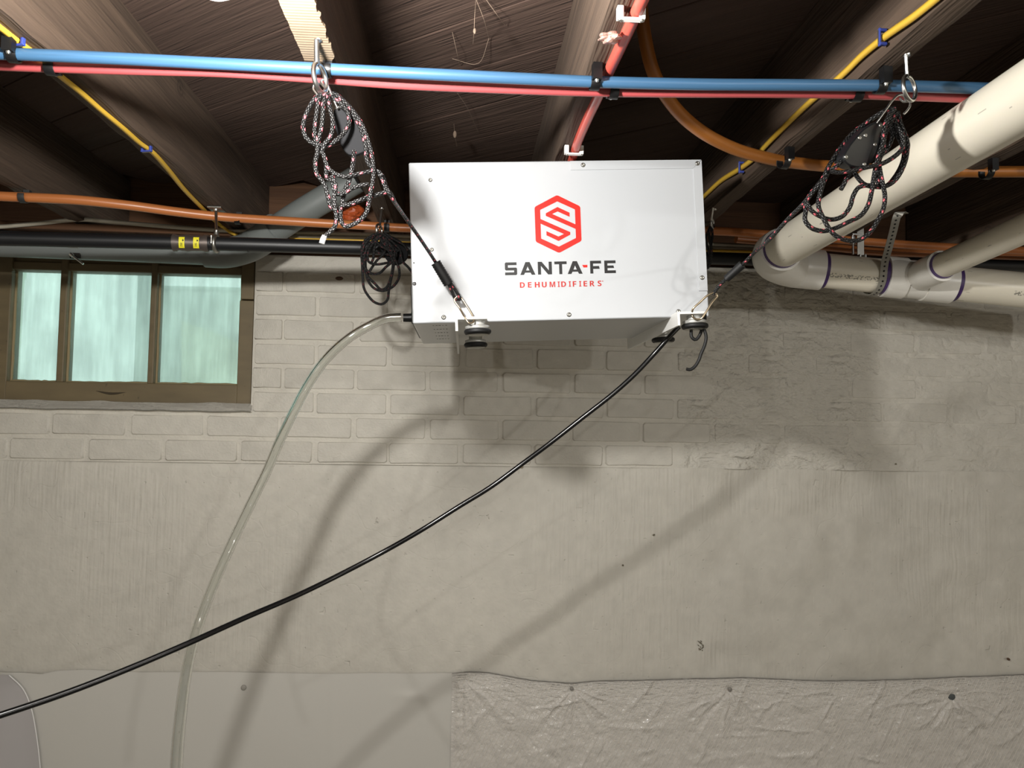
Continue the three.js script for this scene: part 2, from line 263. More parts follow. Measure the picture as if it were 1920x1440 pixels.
// ------------------------------------------------------------------ window
const win = struct('window_1', 'three pane basement window in an olive painted wooden frame');
{
  const z = (px, py) => P(px, py, 2.285), X = (px) => z(px, 610).x, T = z(200, 507).y, B = z(200, 717).y, ZF = -0.018, ZB = -0.075;
  const m = [16, 107, 121, 278, 290, 447, 474].map(X), bot = WY0 + 0.006, top = WY1 + 0.01;
  part(win, 'frame', block(WX0, m[0], bot, top, ZB, ZF, 0.003), paintedFrame);
  part(win, 'frame', block(m[5], WX1 - 0.004, bot, z(460, 562).y - 0.001, ZB, ZF, 0.003), paintedFrame);
  part(win, 'frame', block(m[5] + 0.004, WX1 - 0.003, z(460, 562).y + 0.001, top, ZB, ZF + 0.006, 0.003), paintedFrame);
  part(win, 'frame', block(m[0] - 0.002, m[5] + 0.002, bot - 0.002, B, ZB, ZF + 0.001, 0.003), paintedFrame);
  part(win, 'frame', block(m[0] - 0.002, m[5] + 0.002, T, top, ZB, ZF - 0.014, 0.003), paintedFrame);
  part(win, 'frame', block(m[0] - 0.002, m[5] + 0.002, T - 0.002, T + 0.022, ZB, ZF - 0.006, 0.003), paintedFrame);
  part(win, 'mullion', block(m[1], m[2], B - 0.002, top, ZB, ZF - 0.002, 0.004), paintedFrame);
  part(win, 'mullion', block(m[3], m[4], B - 0.002, top, ZB, ZF - 0.002, 0.004), paintedFrame);
  const dirt = tex(512, 512, (u, v) => { const c = 0.95 + 0.1 * (fbm(u, v, 26, 3, 3, 6) - 0.5) + 0.08 * (fbm(u, v, 5, 5, 4, 9) - 0.5); return [232 * c, 246 * c, 242 * c]; }, true, 2, 2);
  const glass = phy(0xffffff, 0.32, { map: dirt, transmission: 1, thickness: 0, ior: 1.45 });
  for (const [a, b] of [[m[0], m[1]], [m[2], m[3]], [m[4], m[5]]]) part(win, 'pane', block(a - 0.004, b + 0.004, B - 0.004, T + 0.004, -0.052, -0.0505, 0.0002), glass);
  // putty beads round the panes
  const puttyMat = std(0x8a7a58, 0.7), bead = (a, b, n) => sweep(Array.from({ length: n + 1 }, (_, i) => a.clone().lerp(b, i / n).add(V(rr(-0.001, 0.001), rr(-0.0015, 0.0015), 0))), 0.0045, { radial: 8 });
  for (const [a, b] of [[m[0], m[1]], [m[2], m[3]], [m[4], m[5]]]) part(win, 'putty', merge([bead(V(a, B, -0.04), V(b, B, -0.04), 14), bead(V(a, B, -0.042), V(a, T, -0.042), 10), bead(V(b, B, -0.042), V(b, T, -0.042), 10)]), puttyMat);
  // recessed finger pull on the bottom rail
  const c = z(207, 734), pull = sweep([V(c.x - 0.042, c.y + 0.001, ZF + 0.0005), V(c.x, c.y - 0.006, ZF + 0.0015), V(c.x + 0.042, c.y - 0.002, ZF + 0.0005)], (t) => 0.0006 + 0.0026 * Math.sin(Math.PI * t), { radial: 8 });
  part(win, 'finger_pull', pull, std(0x3c3323, 0.7));
  // rough mortar sill under the frame
  const a0 = V(WX0, WY0 - 0.004, -0.006), n = 60, sill = grid(WX0, WX1 + 0.004, 0, 1, n, 6, (x, v) => [x, WY0 - 0.017 + 0.030 * v + 0.0024 * nz(x * 22, v * 2, 4), (v < 0.01 ? -0.03 : -0.012 + 0.026 * (1 - v) * (v < 0.18 ? 0.9 : 1)) + 0.0012 * nz(x * 60, v * 5, 7)]);
  part(win, 'sill', sill, mortarMat);
}

// ------------------------------------------------------------------ outside the window
{
  const at = (px, py) => P(px, py, 3.5);
  // frosted ribbed cover of the window well
  const x0 = WX0 - 0.25, x1 = WX1 + 0.2, n = 300, ribs = grid(x0, x1, WY0 - 0.3, WY1 + 0.25, n, 2, (x, y) => [x, y, 0.0016 * Math.sin(x * 2 * Math.PI / 0.0125)]);
  const cover = solo('window_well_cover', 'frosted ribbed plastic cover standing behind the three window panes', 'cover', ribs.translate(0, 0, -0.20), phy(0xf8fcfb, 0.79, { transmission: 1, thickness: 0, ior: 1.4 }));
  const a = at(22, 520), b = at(6, 770), tubePts = [b, a.clone().lerp(b, 0.02)], L = a.distanceTo(b);
  const dn = thing('drain_spout', 'pale green ribbed plastic downspout seen through the narrow left pane', 'pipe', V(b.x, b.y, b.z));
  wpart(dn, 'ribbed_tube', sweep([b, a], (t) => 0.048 + 0.003 * Math.sin(t * L * 2 * Math.PI / 0.015), { radial: 24, step: 0.003 }), std(0xa9c38e, 0.6));
  wpart(dn, 'collar', cyl(a.clone().add(V(0, 0.0, 0)), a.clone().add(V(0.003, 0.10, 0)), 0.055, 0.055, 28), std(0xa9c9a4, 0.6));
  const p0 = P(263, 775, 3.3), p1 = P(274, 440, 3.3); p0.y = WY0 - 0.25; const pg = block(-0.024, 0.024, 0, p1.y - p0.y, -0.024, 0.024, 0.002);
  const post = solo('post', 'slim grey post seen through the right edge of the middle pane', 'post', pg, std(0x7d938e, 0.7)); post.position.copy(p0);
  const hx0 = at(292, 600).x, hx1 = at(520, 600).x, hy0 = WY0 - 0.26, hy1 = at(370, 541).y, hz = a.z - 0.02;
  const hs = thing('outdoor_housing', 'grey green outdoor metal housing seen through the right pane', 'housing', V((hx0 + hx1) / 2, hy0, hz - 0.15));
  const gm = std(0xb9c8bf, 0.6), pm = std(0xe6ecc4, 0.6);
  wpart(hs, 'casing', block(hx0, hx1, hy0, hy1, hz - 0.3, hz, 0.006), gm);
  const sh = new THREE.Shape(), pt = (px, py) => { const q = at(px, py); return new THREE.Vector2(q.x, q.y); };
  [[338, 745], [450, 745], [450, 646], [400, 622], [338, 601]].forEach(([x, y], i) => { const q = pt(x, y); i ? sh.lineTo(q.x, q.y) : sh.moveTo(q.x, q.y); });
  const pgm = new THREE.ExtrudeGeometry(sh, { depth: 0.006, bevelEnabled: false }); pgm.translate(0, 0, hz);
  wpart(hs, 'service_panel', pgm, pm, 'pale yellow green panel on the front');
  wpart(hs, 'lid', block(hx0 - 0.01, hx1 + 0.01, hy1 - 0.004, hy1 + 0.012, hz - 0.31, hz + 0.012, 0.004), gm);
  const ground = struct('ground', 'pale gravel outside the window well');
  part(ground, 'surface', block(-6, 6, WY0 - 0.40, WY0 - 0.25, -8, -0.29), std(0xd2d6d0, 0.9));
}

// ------------------------------------------------------------------ dehumidifier
const BOX = (() => { const Z = 1.405, tl = P(765, 305, Z), tr = P(1318, 298, Z), bl = P(775, 608, Z), br = P(1328, 592, Z); const ex = tr.clone().sub(tl).add(br).sub(bl), ey = tl.clone().sub(bl).add(tr).sub(br); const ang = (Math.atan2(ex.y, ex.x) + Math.atan2(-ey.x, ey.y)) / 2; return { Z, ang, w: ex.length() / 2, h: ey.length() / 2, c: tl.clone().add(tr).add(bl).add(br).multiplyScalar(0.25), d: 0.345 }; })();
const dh = new THREE.Group(); dh.name = 'dehumidifier';
tag(dh, 'white box-shaped dehumidifier slung from the joists by four ropes', 'dehumidifier');
dh.rotation.z = BOX.ang; dh.position.copy(BOX.c).add(V(Math.sin(BOX.ang) * BOX.h / 2, -Math.cos(BOX.ang) * BOX.h / 2, -BOX.d / 2)); scene.add(dh); dh.updateMatrixWorld();
const dhInv = dh.matrixWorld.clone().invert(), toDh = (v) => v.clone().applyMatrix4(dhInv), face = (px, py) => toDh(P(px, py, BOX.Z));
const HW = BOX.w / 2, HH = BOX.h, ZF = BOX.d / 2;
{
  const shell = new RoundedBoxGeometry(BOX.w, HH, BOX.d, 3, 0.003); shell.translate(0, HH / 2, 0);
  const casing = part(dh, 'casing', shell, whiteSteel);
  // folded flange strips at the top right corner, mitred
  const strip = (pts) => { const s = new THREE.Shape(pts.map(([x, y]) => new THREE.Vector2(x, y))); const g = new THREE.ExtrudeGeometry(s, { depth: 0.0012, bevelEnabled: true, bevelSize: 0.0005, bevelThickness: 0.0005, bevelSegments: 1 }); g.translate(0, 0, ZF + 0.0002); return g; };
  const fa = face(1070, 311), fb = face(1324, 545), w = 0.0165, X1 = HW - 0.0015, Y1 = HH - 0.0015;
  part(dh, 'flange_strip', strip([[fa.x, Y1], [X1 - 0.0006, Y1], [X1 - w, Y1 - w + 0.0006], [fa.x, Y1 - w]]), whiteSteel);
  part(dh, 'flange_strip', strip([[X1, Y1 - 0.0012], [X1, fb.y], [X1 - w, fb.y], [X1 - w, Y1 - w - 0.0006]]), whiteSteel);
  // screws
  const screw = (px, py, r, m) => { const q = face(px, py), on = (px > 1060 && py < 330) || (px > 1300) ? 0.0018 : 0; const s = part(dh, 'screw', new THREE.LatheGeometry([[0, 0.0012], [r * 0.28, 0.0012], [r * 0.34, 0.0026], [r * 0.7, 0.0022], [r, 0.0008], [r * 1.05, 0]].map(([x, y]) => new THREE.Vector2(x, y)), 18), m); s.rotation.x = Math.PI / 2; s.position.set(q.x, q.y, ZF + on); };
  for (const [x, y] of [[1093, 310], [1307, 307], [1316, 521], [1067, 590], [1272, 584]]) screw(x, y, 0.0042, dullSteel);
  for (const [x, y] of [[807, 337.5], [809.5, 468]]) screw(x, y, 0.0036, dullSteel);
  screw(832, 595, 0.0042, dullSteel);
  for (const [x, y, r] of [[777, 532, 0.0037], [776, 493, 0.0017]]) { const q = face(x, y), m = part(dh, 'plug', new THREE.LatheGeometry([[0, 0.0008], [r * 0.8, 0.0008], [r, 0.0002], [r, 0]].map((a) => new THREE.Vector2(...a)), 20), black, 'black hole plug'); m.rotation.x = Math.PI / 2; m.position.set(q.x, q.y, ZF); }
  // printed emblem and lettering: thin flat shapes on the front; measured in units of 0.1414 mm
  const U = BOX.Z / FOCAL / 6.857, O = face(1046.3, 420), put = (s, mat, name, label, dy = 0) => { const g = new THREE.ExtrudeGeometry(s, { depth: 0.0002, bevelEnabled: false, curveSegments: 6 }); g.scale(U, U, 1); g.translate(O.x, O.y, ZF + 0.0001); return part(dh, name, g, mat, label); };
  const redInk = std(0xcd1402, 0.45), greyInk = std(0x0f0e0e, 0.55), red2Ink = std(0xae1a10, 0.5);
  const poly = (pts) => new THREE.Shape(pts.map(([x, y]) => new THREE.Vector2(x, y)));
  const hex = new THREE.Shape(); { const v = [[0, 385], [302, 230], [302, -230], [0, -385], [-302, -230], [-302, 230]], r = 26; v.forEach((p, i) => { const a = v[(i + 5) % 6], b = v[(i + 1) % 6], da = Math.hypot(a[0] - p[0], a[1] - p[1]), db = Math.hypot(b[0] - p[0], b[1] - p[1]); const s = [p[0] + (a[0] - p[0]) * r / da, p[1] + (a[1] - p[1]) * r / da], e = [p[0] + (b[0] - p[0]) * r / db, p[1] + (b[1] - p[1]) * r / db]; i ? hex.lineTo(...s) : hex.moveTo(...s); hex.quadraticCurveTo(p[0], p[1], ...e); }); }
  const half = [[-229, 70], [-229, 190], [0, 300], [229, 190], [229, -8], [-72, 134], [0, 166], [157, 92], [157, 148], [0, 226], [-157, 144], [-157, 110]];
  hex.holes.push(new THREE.Path([...half, ...half.map(([x, y]) => [-x, -y])].map(([x, y]) => new THREE.Vector2(x, y))));
  put(hex, redInk, 'emblem', 'red hexagon emblem with a white angular letter S');
  const letters = (list, x0, y0, W, H) => list.map((l) => poly(l.map(([x, y]) => [x0 + x * W, y0 + y * H])));
  const S = [[0, 0], [.92, 0], [1, .08], [1, .52], [.92, .59], [.25, .59], [.25, .78], [.97, .78], [.97, 1], [.08, 1], [0, .92], [0, .45], [.08, .37], [.75, .37], [.75, .22], [0, .22]];
  const N = [[0, 0], [.22, 0], [.22, .68], [.72, 0], [1, 0], [1, 1], [.78, 1], [.78, .32], [.28, 1], [0, 1]], T = [[.38, 0], [.62, 0], [.62, .78], [1, .78], [1, 1], [0, 1], [0, .78], [.38, .78]];
  const Fl = [[0, 0], [.27, 0], [.27, .36], [.86, .36], [.80, .58], [.27, .58], [.27, .78], [1, .78], [1, 1], [0, 1]], E = [[0, 0], [1, 0], [1, .22], [.27, .22], [.27, .40], [.86, .40], [.80, .60], [.27, .60], [.27, .78], [1, .78], [1, 1], [0, 1]];
  const A = [[0, 0], [.24, 0], [.32, .17], [.68, .17], [.76, 0], [1, 0], [.64, 1], [.36, 1]];
  const y0 = -664, H = 168, word = [...letters([S], -716, y0, 158, H), ...letters([A], -518, y0, 198, H), ...letters([N], -286, y0, 184, H), ...letters([T], -68, y0, 162, H), ...letters([A], 104, y0, 196, H), ...letters([Fl], 402, y0, 146, H), ...letters([E], 590, y0, 150, H)];
  for (const k of [1, 4]) { const x = k === 1 ? -518 : 104, W = 198; word[k].holes.push(new THREE.Path([[.39, .34], [.61, .34], [.5, .66]].map(([a, b]) => new THREE.Vector2(x + a * W, y0 + b * H)))); }
  put(word, greyInk, 'brand_lettering', 'dark grey lettering SANTA FE');
  put(poly([[298, -548], [366, -548], [366, -582], [314, -582]]), redInk, 'lettering_dash', 'red dash between the two words');
  const font = await new FontLoader().loadAsync('fonts/droid/droid_sans_bold.typeface.json'), line = [];
  [...'DEHUMIDIFIERS'].forEach((ch, i) => { const cx = [-496, -400, -302, -210, -103, -20, 44, 126, 188, 262, 330, 420, 518][i], g = new TextGeometry(ch, { font, size: 72, depth: 0.0002, curveSegments: 5, bevelEnabled: false }); g.computeBoundingBox(); const b = g.boundingBox, wide = ch === 'I' ? 0.85 : ch === 'M' ? 1.0 : 1.16; g.translate(-(b.min.x + b.max.x) / 2, 0, 0); g.scale(wide, 1, 1); g.translate(cx + (i > 0 ? 0 : 0), -832, 0); line.push(g); });
  line.push(new THREE.CircleGeometry(7, 10).translate(560, -768, 0.0002));
  const lg = merge(line); lg.scale(U, U, 1); lg.translate(O.x, O.y, ZF + 0.0001); part(dh, 'sub_lettering', lg, red2Ink, 'red lettering DEHUMIDIFIERS');
  // small print on the underside, left
  const prints = []; for (let k = 0; k < 5; k++) for (let j = 0; j < 5; j++) { const g = new THREE.BoxGeometry(0.0022 + 0.001 * ((j * 7 + k * 3) % 3), 0.0003, 0.004); g.translate(-HW + 0.036 + 0.006 * j, -0.0001, ZF - 0.035 - k * 0.055); prints.push(g); }
  part(dh, 'small_print', merge(prints), greyInk, 'rows of tiny dark print on the underside').userData.kind = 'stuff';
  // black side grille edge and drain fitting
  part(dh, 'side_panel', block(-HW - 0.004, -HW + 0.002, 0.004, 0.075, -0.10, ZF - 0.03, 0.002), black, 'black panel on the left end');
  part(dh, 'side_panel', block(HW - 0.002, HW + 0.006, 0.02, HH - 0.03, -ZF + 0.03, ZF - 0.03, 0.002), black, 'black filter cover on the right end');
  { const q = toDh(P(768, 596, 1.53)), r0 = toDh(P(748, 594, 1.53)); const fit = part(dh, 'drain_fitting', merge([cyl(V(-HW - 0.004, q.y, q.z), V(-HW - 0.010, q.y, q.z), 0.0125, 0.0125, 6), cyl(V(-HW - 0.010, q.y, q.z), V(-HW - 0.026, q.y + 0.0005, q.z), 0.0088, 0.0082, 20)]), black, 'black barbed drain outlet'); }
  // two mounting rails of angle bar with stacked washers and rubber feet
  const rail = (px, py, len, wf, hf, mat, feet, label) => {
    const q = toDh(P(px, py, 1.362)), z1 = q.z, z0 = z1 - len, t = 0.0035; q.y = 0.0035;
    const s = new THREE.Shape([[0, 0], [wf, 0], [wf, -t], [t, -t], [t, -hf], [0, -hf]].map((a) => new THREE.Vector2(...a)));
    const g = new THREE.ExtrudeGeometry(s, { depth: len, bevelEnabled: true, bevelSize: 0.0006, bevelThickness: 0.0006, bevelSegments: 1 }); g.translate(q.x, q.y, z0);
    const r = part(dh, 'mounting_rail', g, mat, label);
    for (const [dz, n] of feet) {
      const cx = q.x + wf * 0.70, cz = z1 - dz, lathe = (pr, y) => { const l = new THREE.LatheGeometry(pr.map((a) => new THREE.Vector2(...a)), 28); l.translate(cx, y, cz); return l; };
      let y = q.y - t;
      part(r, 'spacer', lathe([[0, 0], [0.0135, 0], [0.0140, -0.001], [0.0140, -0.0085], [0.0130, -0.0095], [0, -0.0095]].reverse(), y), std(0xb4b4b0, 0.4, { metalness: 0.3 })); y -= 0.0095;
      part(r, 'washer', lathe([[0, 0], [0.019, 0], [0.0222, -0.0012], [0.0222, -0.0058], [0.020, -0.0068], [0, -0.0068]].reverse(), y), std(0xb9b9b5, 0.35, { metalness: 0.5 })); y -= 0.0068;
      part(r, 'rubber_foot', lathe([[0, 0], [0.0225, 0], [0.0245, -0.002], [0.0245, -0.0055], [0.0225, -0.0085], [0, -0.0085]].reverse(), y), rubber); y -= 0.0085;
      part(r, 'cap', lathe([[0, 0], [0.020, 0], [0.019, -0.002], [0, -0.003]].reverse(), y), dullSteel);
    }
    return { q, z1 };
  };
  const whiteBar = phy(0xe0e0dd, 0.35);
  rail(854, 599, 0.43, 0.056, 0.024, whiteBar, [[0.024, 1], [0.25, 1]], 'white angle bar under the left end');
  rail(1271, 592, 0.43, 0.054, 0.024, whiteBar, [[0.024, 1], [0.25, 1]], 'white angle bar under the right end');
}

// ------------------------------------------------------------------ drain hose and power cord
{
  const pts = [[752, 595, 1.515], [725, 597, 1.515], [690, 612, 1.515], [650, 637, 1.51], [610, 675, 1.51], [577, 722, 1.51], [549, 775, 1.50], [524, 828, 1.50], [500, 884, 1.50], [470, 945, 1.49], [441, 1005, 1.47], [415, 1062, 1.45], [388, 1128, 1.44], [366, 1190, 1.41], [350, 1258, 1.35], [340, 1330, 1.27], [333, 1400, 1.22], [330, 1480, 1.17], [333, 1560, 1.12]].map((a) => P(...a));
  const outer = sweep(pts, 0.0092, { radial: 20, step: 0.01, open: true }), inner = sweep(pts, 0.0064, { radial: 20, step: 0.01, open: true });
  const ix = inner.index.array; for (let i = 0; i < ix.length; i += 3) { const t = ix[i]; ix[i] = ix[i + 1]; ix[i + 1] = t; } const nr = inner.attributes.normal; for (let i = 0; i < nr.array.length; i++) nr.array[i] *= -1;
  const vinyl = phy(0xf6f8f6, 0.06, { transmission: 1, thickness: 0.003, ior: 1.42 });
  const hose = thing('drain_hose', 'clear vinyl hose curving down from the left end of the white dehumidifier', 'hose', pts[pts.length - 1]);
  const mergedHose = merge([outer, inner]); wpart(hose, 'tube', mergedHose, vinyl);
  const drops = []; for (const [i, f, o] of [[6, .6, 1], [7, .3, -1], [7, .5, 1], [12, .8, 1], [13, .1, -1], [13, .2, 1], [13, .5, 1], [14, .1, -1], [14, .4, 1], [15, .6, 1]]) { const a = pts[i].clone().lerp(pts[i + 1], f), s = new THREE.SphereGeometry(rr(0.0008, 0.0016), 8, 6); s.translate(a.x + o * 0.002, a.y, a.z + 0.0055); drops.push(s); }
  wpart(hose, 'water_drops', merge(drops), phy(0xffffff, 0.03, { transmission: 1, thickness: 0.002, ior: 1.33 })).userData.kind = 'stuff';
  const cp = [[1268, 618, 1.52], [1250, 637, 1.52], [1225, 665, 1.53], [1190, 702, 1.535], [1150, 738, 1.54], [1090, 785, 1.55], [1030, 832, 1.56], [980, 869, 1.57], [920, 913, 1.57], [860, 950, 1.57], [790, 994, 1.56], [720, 1034, 1.56], [640, 1076, 1.53], [560, 1115, 1.48], [460, 1158, 1.41], [360, 1203, 1.34], [250, 1250, 1.28], [130, 1297, 1.22], [0, 1341, 1.16], [-150, 1388, 1.10]].map((a) => P(...a));
  const start = P(1273, 613, 1.52);
  solo('power_cord', 'black power cord sweeping from the right rail down across the wall', 'cord', sweep([start, ...cp], 0.0049, { radial: 12, step: 0.01 }), std(0x080809, 0.25));
}

// ------------------------------------------------------------------ pipes under the joists
const rowOf = (list, y) => list.map(([x, py]) => PY(x, py, y));
const bluePts = rowOf([[-180, 94], [0, 100.5], [200, 109], [400, 119], [600, 129], [800, 139], [1000, 148.5], [1115, 153.5], [1300, 158], [1500, 159.5], [1650, 160.5], [1820, 165], [1950, 169], [2100, 174]], JOIST_Y - 0.0205);
const blue = solo('water_pipe', 'blue plastic water pipe running across beneath the joists', 'pipe', sweep(bluePts, 0.0082, { radial: 16, step: 0.012 }), blueMat);
const redPts = [[-180, 113, 0.002], [0, 121.5, 0.001], [100, 125.5, 0], [250, 130, -0.001], [420, 134.5, -0.001], [600, 146, 0], [750, 157, 0], [900, 163.5, 0], [1050, 169, 0], [1160, 171.5, 0], [1300, 172.5, 0], [1500, 173.5, 0], [1610, 175.5, 0], [1800, 182, 0], [1950, 187, 0], [2100, 192, 0]].map(([x, y, d]) => PY(x, y, JOIST_Y - 0.0195 + d));
// keep the two pipes apart where they cross in the picture
for (const p of redPts) p.z = Math.min(p.z, CAM.z - (CAM.z - bluePts.reduce((a, b) => Math.abs(b.x - p.x) < Math.abs(a.x - p.x) ? b : a).z) - 0.0178);
solo('water_pipe', 'red plastic water pipe running close behind the blue pipe', 'pipe', sweep(redPts, 0.0080, { radial: 16, step: 0.012 }), redMat);
const red2Pts = [[1232, -60], [1205, -2], [1182, 48], [1160, 95], [1139, 140], [1121, 182], [1103, 220], [1085, 262], [1075, 292], [1066, 322], [1052, 380]].map(([x, y]) => PY(x, y, JOIST_Y - 0.0045));
solo('water_pipe', 'bright red pipe clipped lengthwise along the underside of the middle joist', 'pipe', sweep(red2Pts, 0.0079, { radial: 16, step: 0.012 }).translate(0, 0.0, 0), red2Mat);
const oPts = rowOf([[-200, 356], [0, 368], [80, 371.5], [150, 375.5], [240, 385], [330, 397], [420, 407], [560, 416], [700, 424], [760, 427.5], [1000, 430], [1340, 433], [1440, 440], [1560, 448], [1633, 454], [1750, 462], [1920, 470], [2100, 480]], JOIST_Y - 0.0185);
solo('water_pipe', 'long orange pipe running near the wall above the window and behind the dehumidifier', 'pipe', sweep(oPts, 0.0108, { radial: 18, step: 0.012 }), orangeMat);
const o3 = [[1380, 448, 2.02], [1560, 464, 2.06], [1633, 471, 2.08], [1750, 476, 2.1], [1920, 481, 2.1], [2100, 488, 2.1]].map((a) => P(...a));
solo('water_pipe', 'second orange pipe low behind the white drain pipes by the wall', 'pipe', sweep(o3, 0.0108, { radial: 18, step: 0.012 }), orangeMat);
const bend = [[1160, -330, 1.2], [1180, -120, 1.20], [1200, 0, 1.20], [1209, 70, 1.21], [1227, 140, 1.23], [1262, 198, 1.26], [1310, 243, 1.30], [1375, 278, 1.345], [1440, 297, 1.38], [1480, 304, 1.40], [1545, 311, 1.42], [1620, 317, 1.43], [1720, 321, 1.435], [1850, 322, 1.435], [1950, 322, 1.435], [2080, 324, 1.435]].map((a) => P(...a));
solo('water_pipe', 'orange pipe dropping in a wide curve between the joists and passing behind the white pipe', 'pipe', sweep(bend, 0.0112, { radial: 18, step: 0.012 }), orange2Mat);

// clips: a black saddle over the pipe with a foot and a bright nail
function clip(c, dir, r, foot, label, mat = black) {
  const t = dir.clone().normalize(), up = V(0, 1, 0), side = V().crossVectors(t, up).normalize().multiplyScalar(foot), g = thing('pipe_clip', label, 'clip', c.clone(), 'pipe clips under the joists');
  const arc = []; for (let a = -20; a <= 200; a += 10) { const q = a * Math.PI / 180; arc.push(c.clone().addScaledVector(side, Math.cos(q) * (r + 0.0012)).addScaledVector(up, -Math.sin(q) * (r + 0.0012))); }
  const band = []; for (let i = 0; i < arc.length; i++) band.push(arc[i]);
  const w = 0.0065, pos = [], idx = [];
  for (const p of band) for (const [s, o] of [[-1, 0], [-1, 0.0022], [1, 0.0022], [1, 0]]) { const d = p.clone().sub(c).normalize(), q = p.clone().addScaledVector(t, s * w).addScaledVector(d, o); pos.push(q.x, q.y, q.z); }
  for (let i = 0; i < band.length - 1; i++) for (let k = 0; k < 4; k++) { const a = i * 4 + k, b = i * 4 + (k + 1) % 4; idx.push(a, a + 4, b, b, a + 4, b + 4); }
  const bg = new THREE.BufferGeometry(); bg.setAttribute('position', new THREE.Float32BufferAttribute(pos, 3)); bg.setIndex(idx); bg.computeVertexNormals();
  wpart(g, 'saddle', bg, mat);
  const top = Math.min(JOIST_Y + 0.001, c.y + r + 0.012), f0 = c.clone().addScaledVector(side, r + 0.006);
  const fg = new THREE.BoxGeometry(0.0125, Math.max(0.008, top - c.y + 0.003), 0.013); fg.applyMatrix4(new THREE.Matrix4().makeBasis(side.clone().normalize(), up, V().crossVectors(side.clone().normalize(), up))); fg.translate(f0.x, (top + c.y - 0.003) / 2, f0.z);
  wpart(g, 'foot', fg, mat);
  const n0 = V(f0.x, c.y - 0.003, f0.z); wpart(g, 'nail', cyl(n0, n0.clone().add(V(0, -0.003, 0)), 0.0034, 0.0024, 12), steel);
  return g;
}
const alongX = V(1, 0, -0.06), near = (list, px, py, y) => PY(px, py, y);
clip(PY(26, 102, JOIST_Y - 0.0205), alongX, 0.0082, 1, 'black clip holding the blue pipe at its left end beside the blue staple');
clip(PY(96, 126, JOIST_Y - 0.0205), alongX, 0.0082, -1, 'black clip holding the red pipe where the left yellow cable crosses it');
clip(PY(612, 130, JOIST_Y - 0.0205), alongX, 0.0082, -1, 'black clip holding the blue pipe beside the edge-on eye hook');
clip(PY(1115, 154, JOIST_Y - 0.0205), alongX, 0.0082, 1, 'black clip holding the blue pipe on the joist with the bright red pipe');
clip(PY(1150, 171, JOIST_Y - 0.0200), alongX, 0.0082, -1, 'black clip on the red pipe just right of the bright red pipe');
clip(PY(1650, 161, JOIST_Y - 0.0205), alongX, 0.0082, 1, 'black clip holding the blue pipe left of the round eye hook');
clip(PY(1606, 176, JOIST_Y - 0.0200), alongX, 0.0082, -1, 'black clip holding the red pipe under the right yellow cable joist');
clip(PY(1470, 302, JOIST_Y - 0.0185), V(1, 0, -0.2), 0.0112, 1, 'black clip on the curved orange pipe where it crosses the joist');
clip(PY(1850, 322, JOIST_Y - 0.0185), alongX, 0.0112, 1, 'black clip on the curved orange pipe at its far right end');
clip(PY(44, 369, JOIST_Y - 0.0185), alongX, 0.0108, -1, 'grey clip on the long orange pipe above the window', std(0x2b2c2c, 0.5));
clip(PY(725, 425, JOIST_Y - 0.0185), alongX, 0.0108, -1, 'dark clip on the long orange pipe above the rear rope bundle', std(0x232424, 0.5));
clip(PY(446, 410, JOIST_Y - 0.0185), alongX, 0.0108, -1, 'small black clip on the long orange pipe beside the pipe hanger');

// white clips on the bright red pipe
function whiteClip(px, py, label) {
  const c = PY(px, py, JOIST_Y - 0.0045), g = thing('pipe_clip', label, 'clip', c);
  wpart(g, 'strap', block(c.x - 0.0135, c.x + 0.0135, c.y - 0.0115, c.y - 0.0085, c.z - 0.0045, c.z + 0.0045, 0.001), whiteClipMat);
  for (const s of [-1, 1]) { wpart(g, 'leg', block(c.x + s * 0.0135 - 0.004, c.x + s * 0.0135 + 0.004, c.y - 0.0105, JOIST_Y + 0.001, c.z - 0.005, c.z + 0.005, 0.001), whiteClipMat); wpart(g, 'nail', cyl(V(c.x + s * 0.0135, c.y - 0.0105, c.z), V(c.x + s * 0.0135, c.y - 0.0122, c.z), 0.0026, 0.002, 10), dullSteel); }
}
whiteClip(1183, 22, 'white plastic clip on the bright red pipe at the top of the picture');
whiteClip(1076, 279, 'white plastic clip on the bright red pipe just above the dehumidifier');

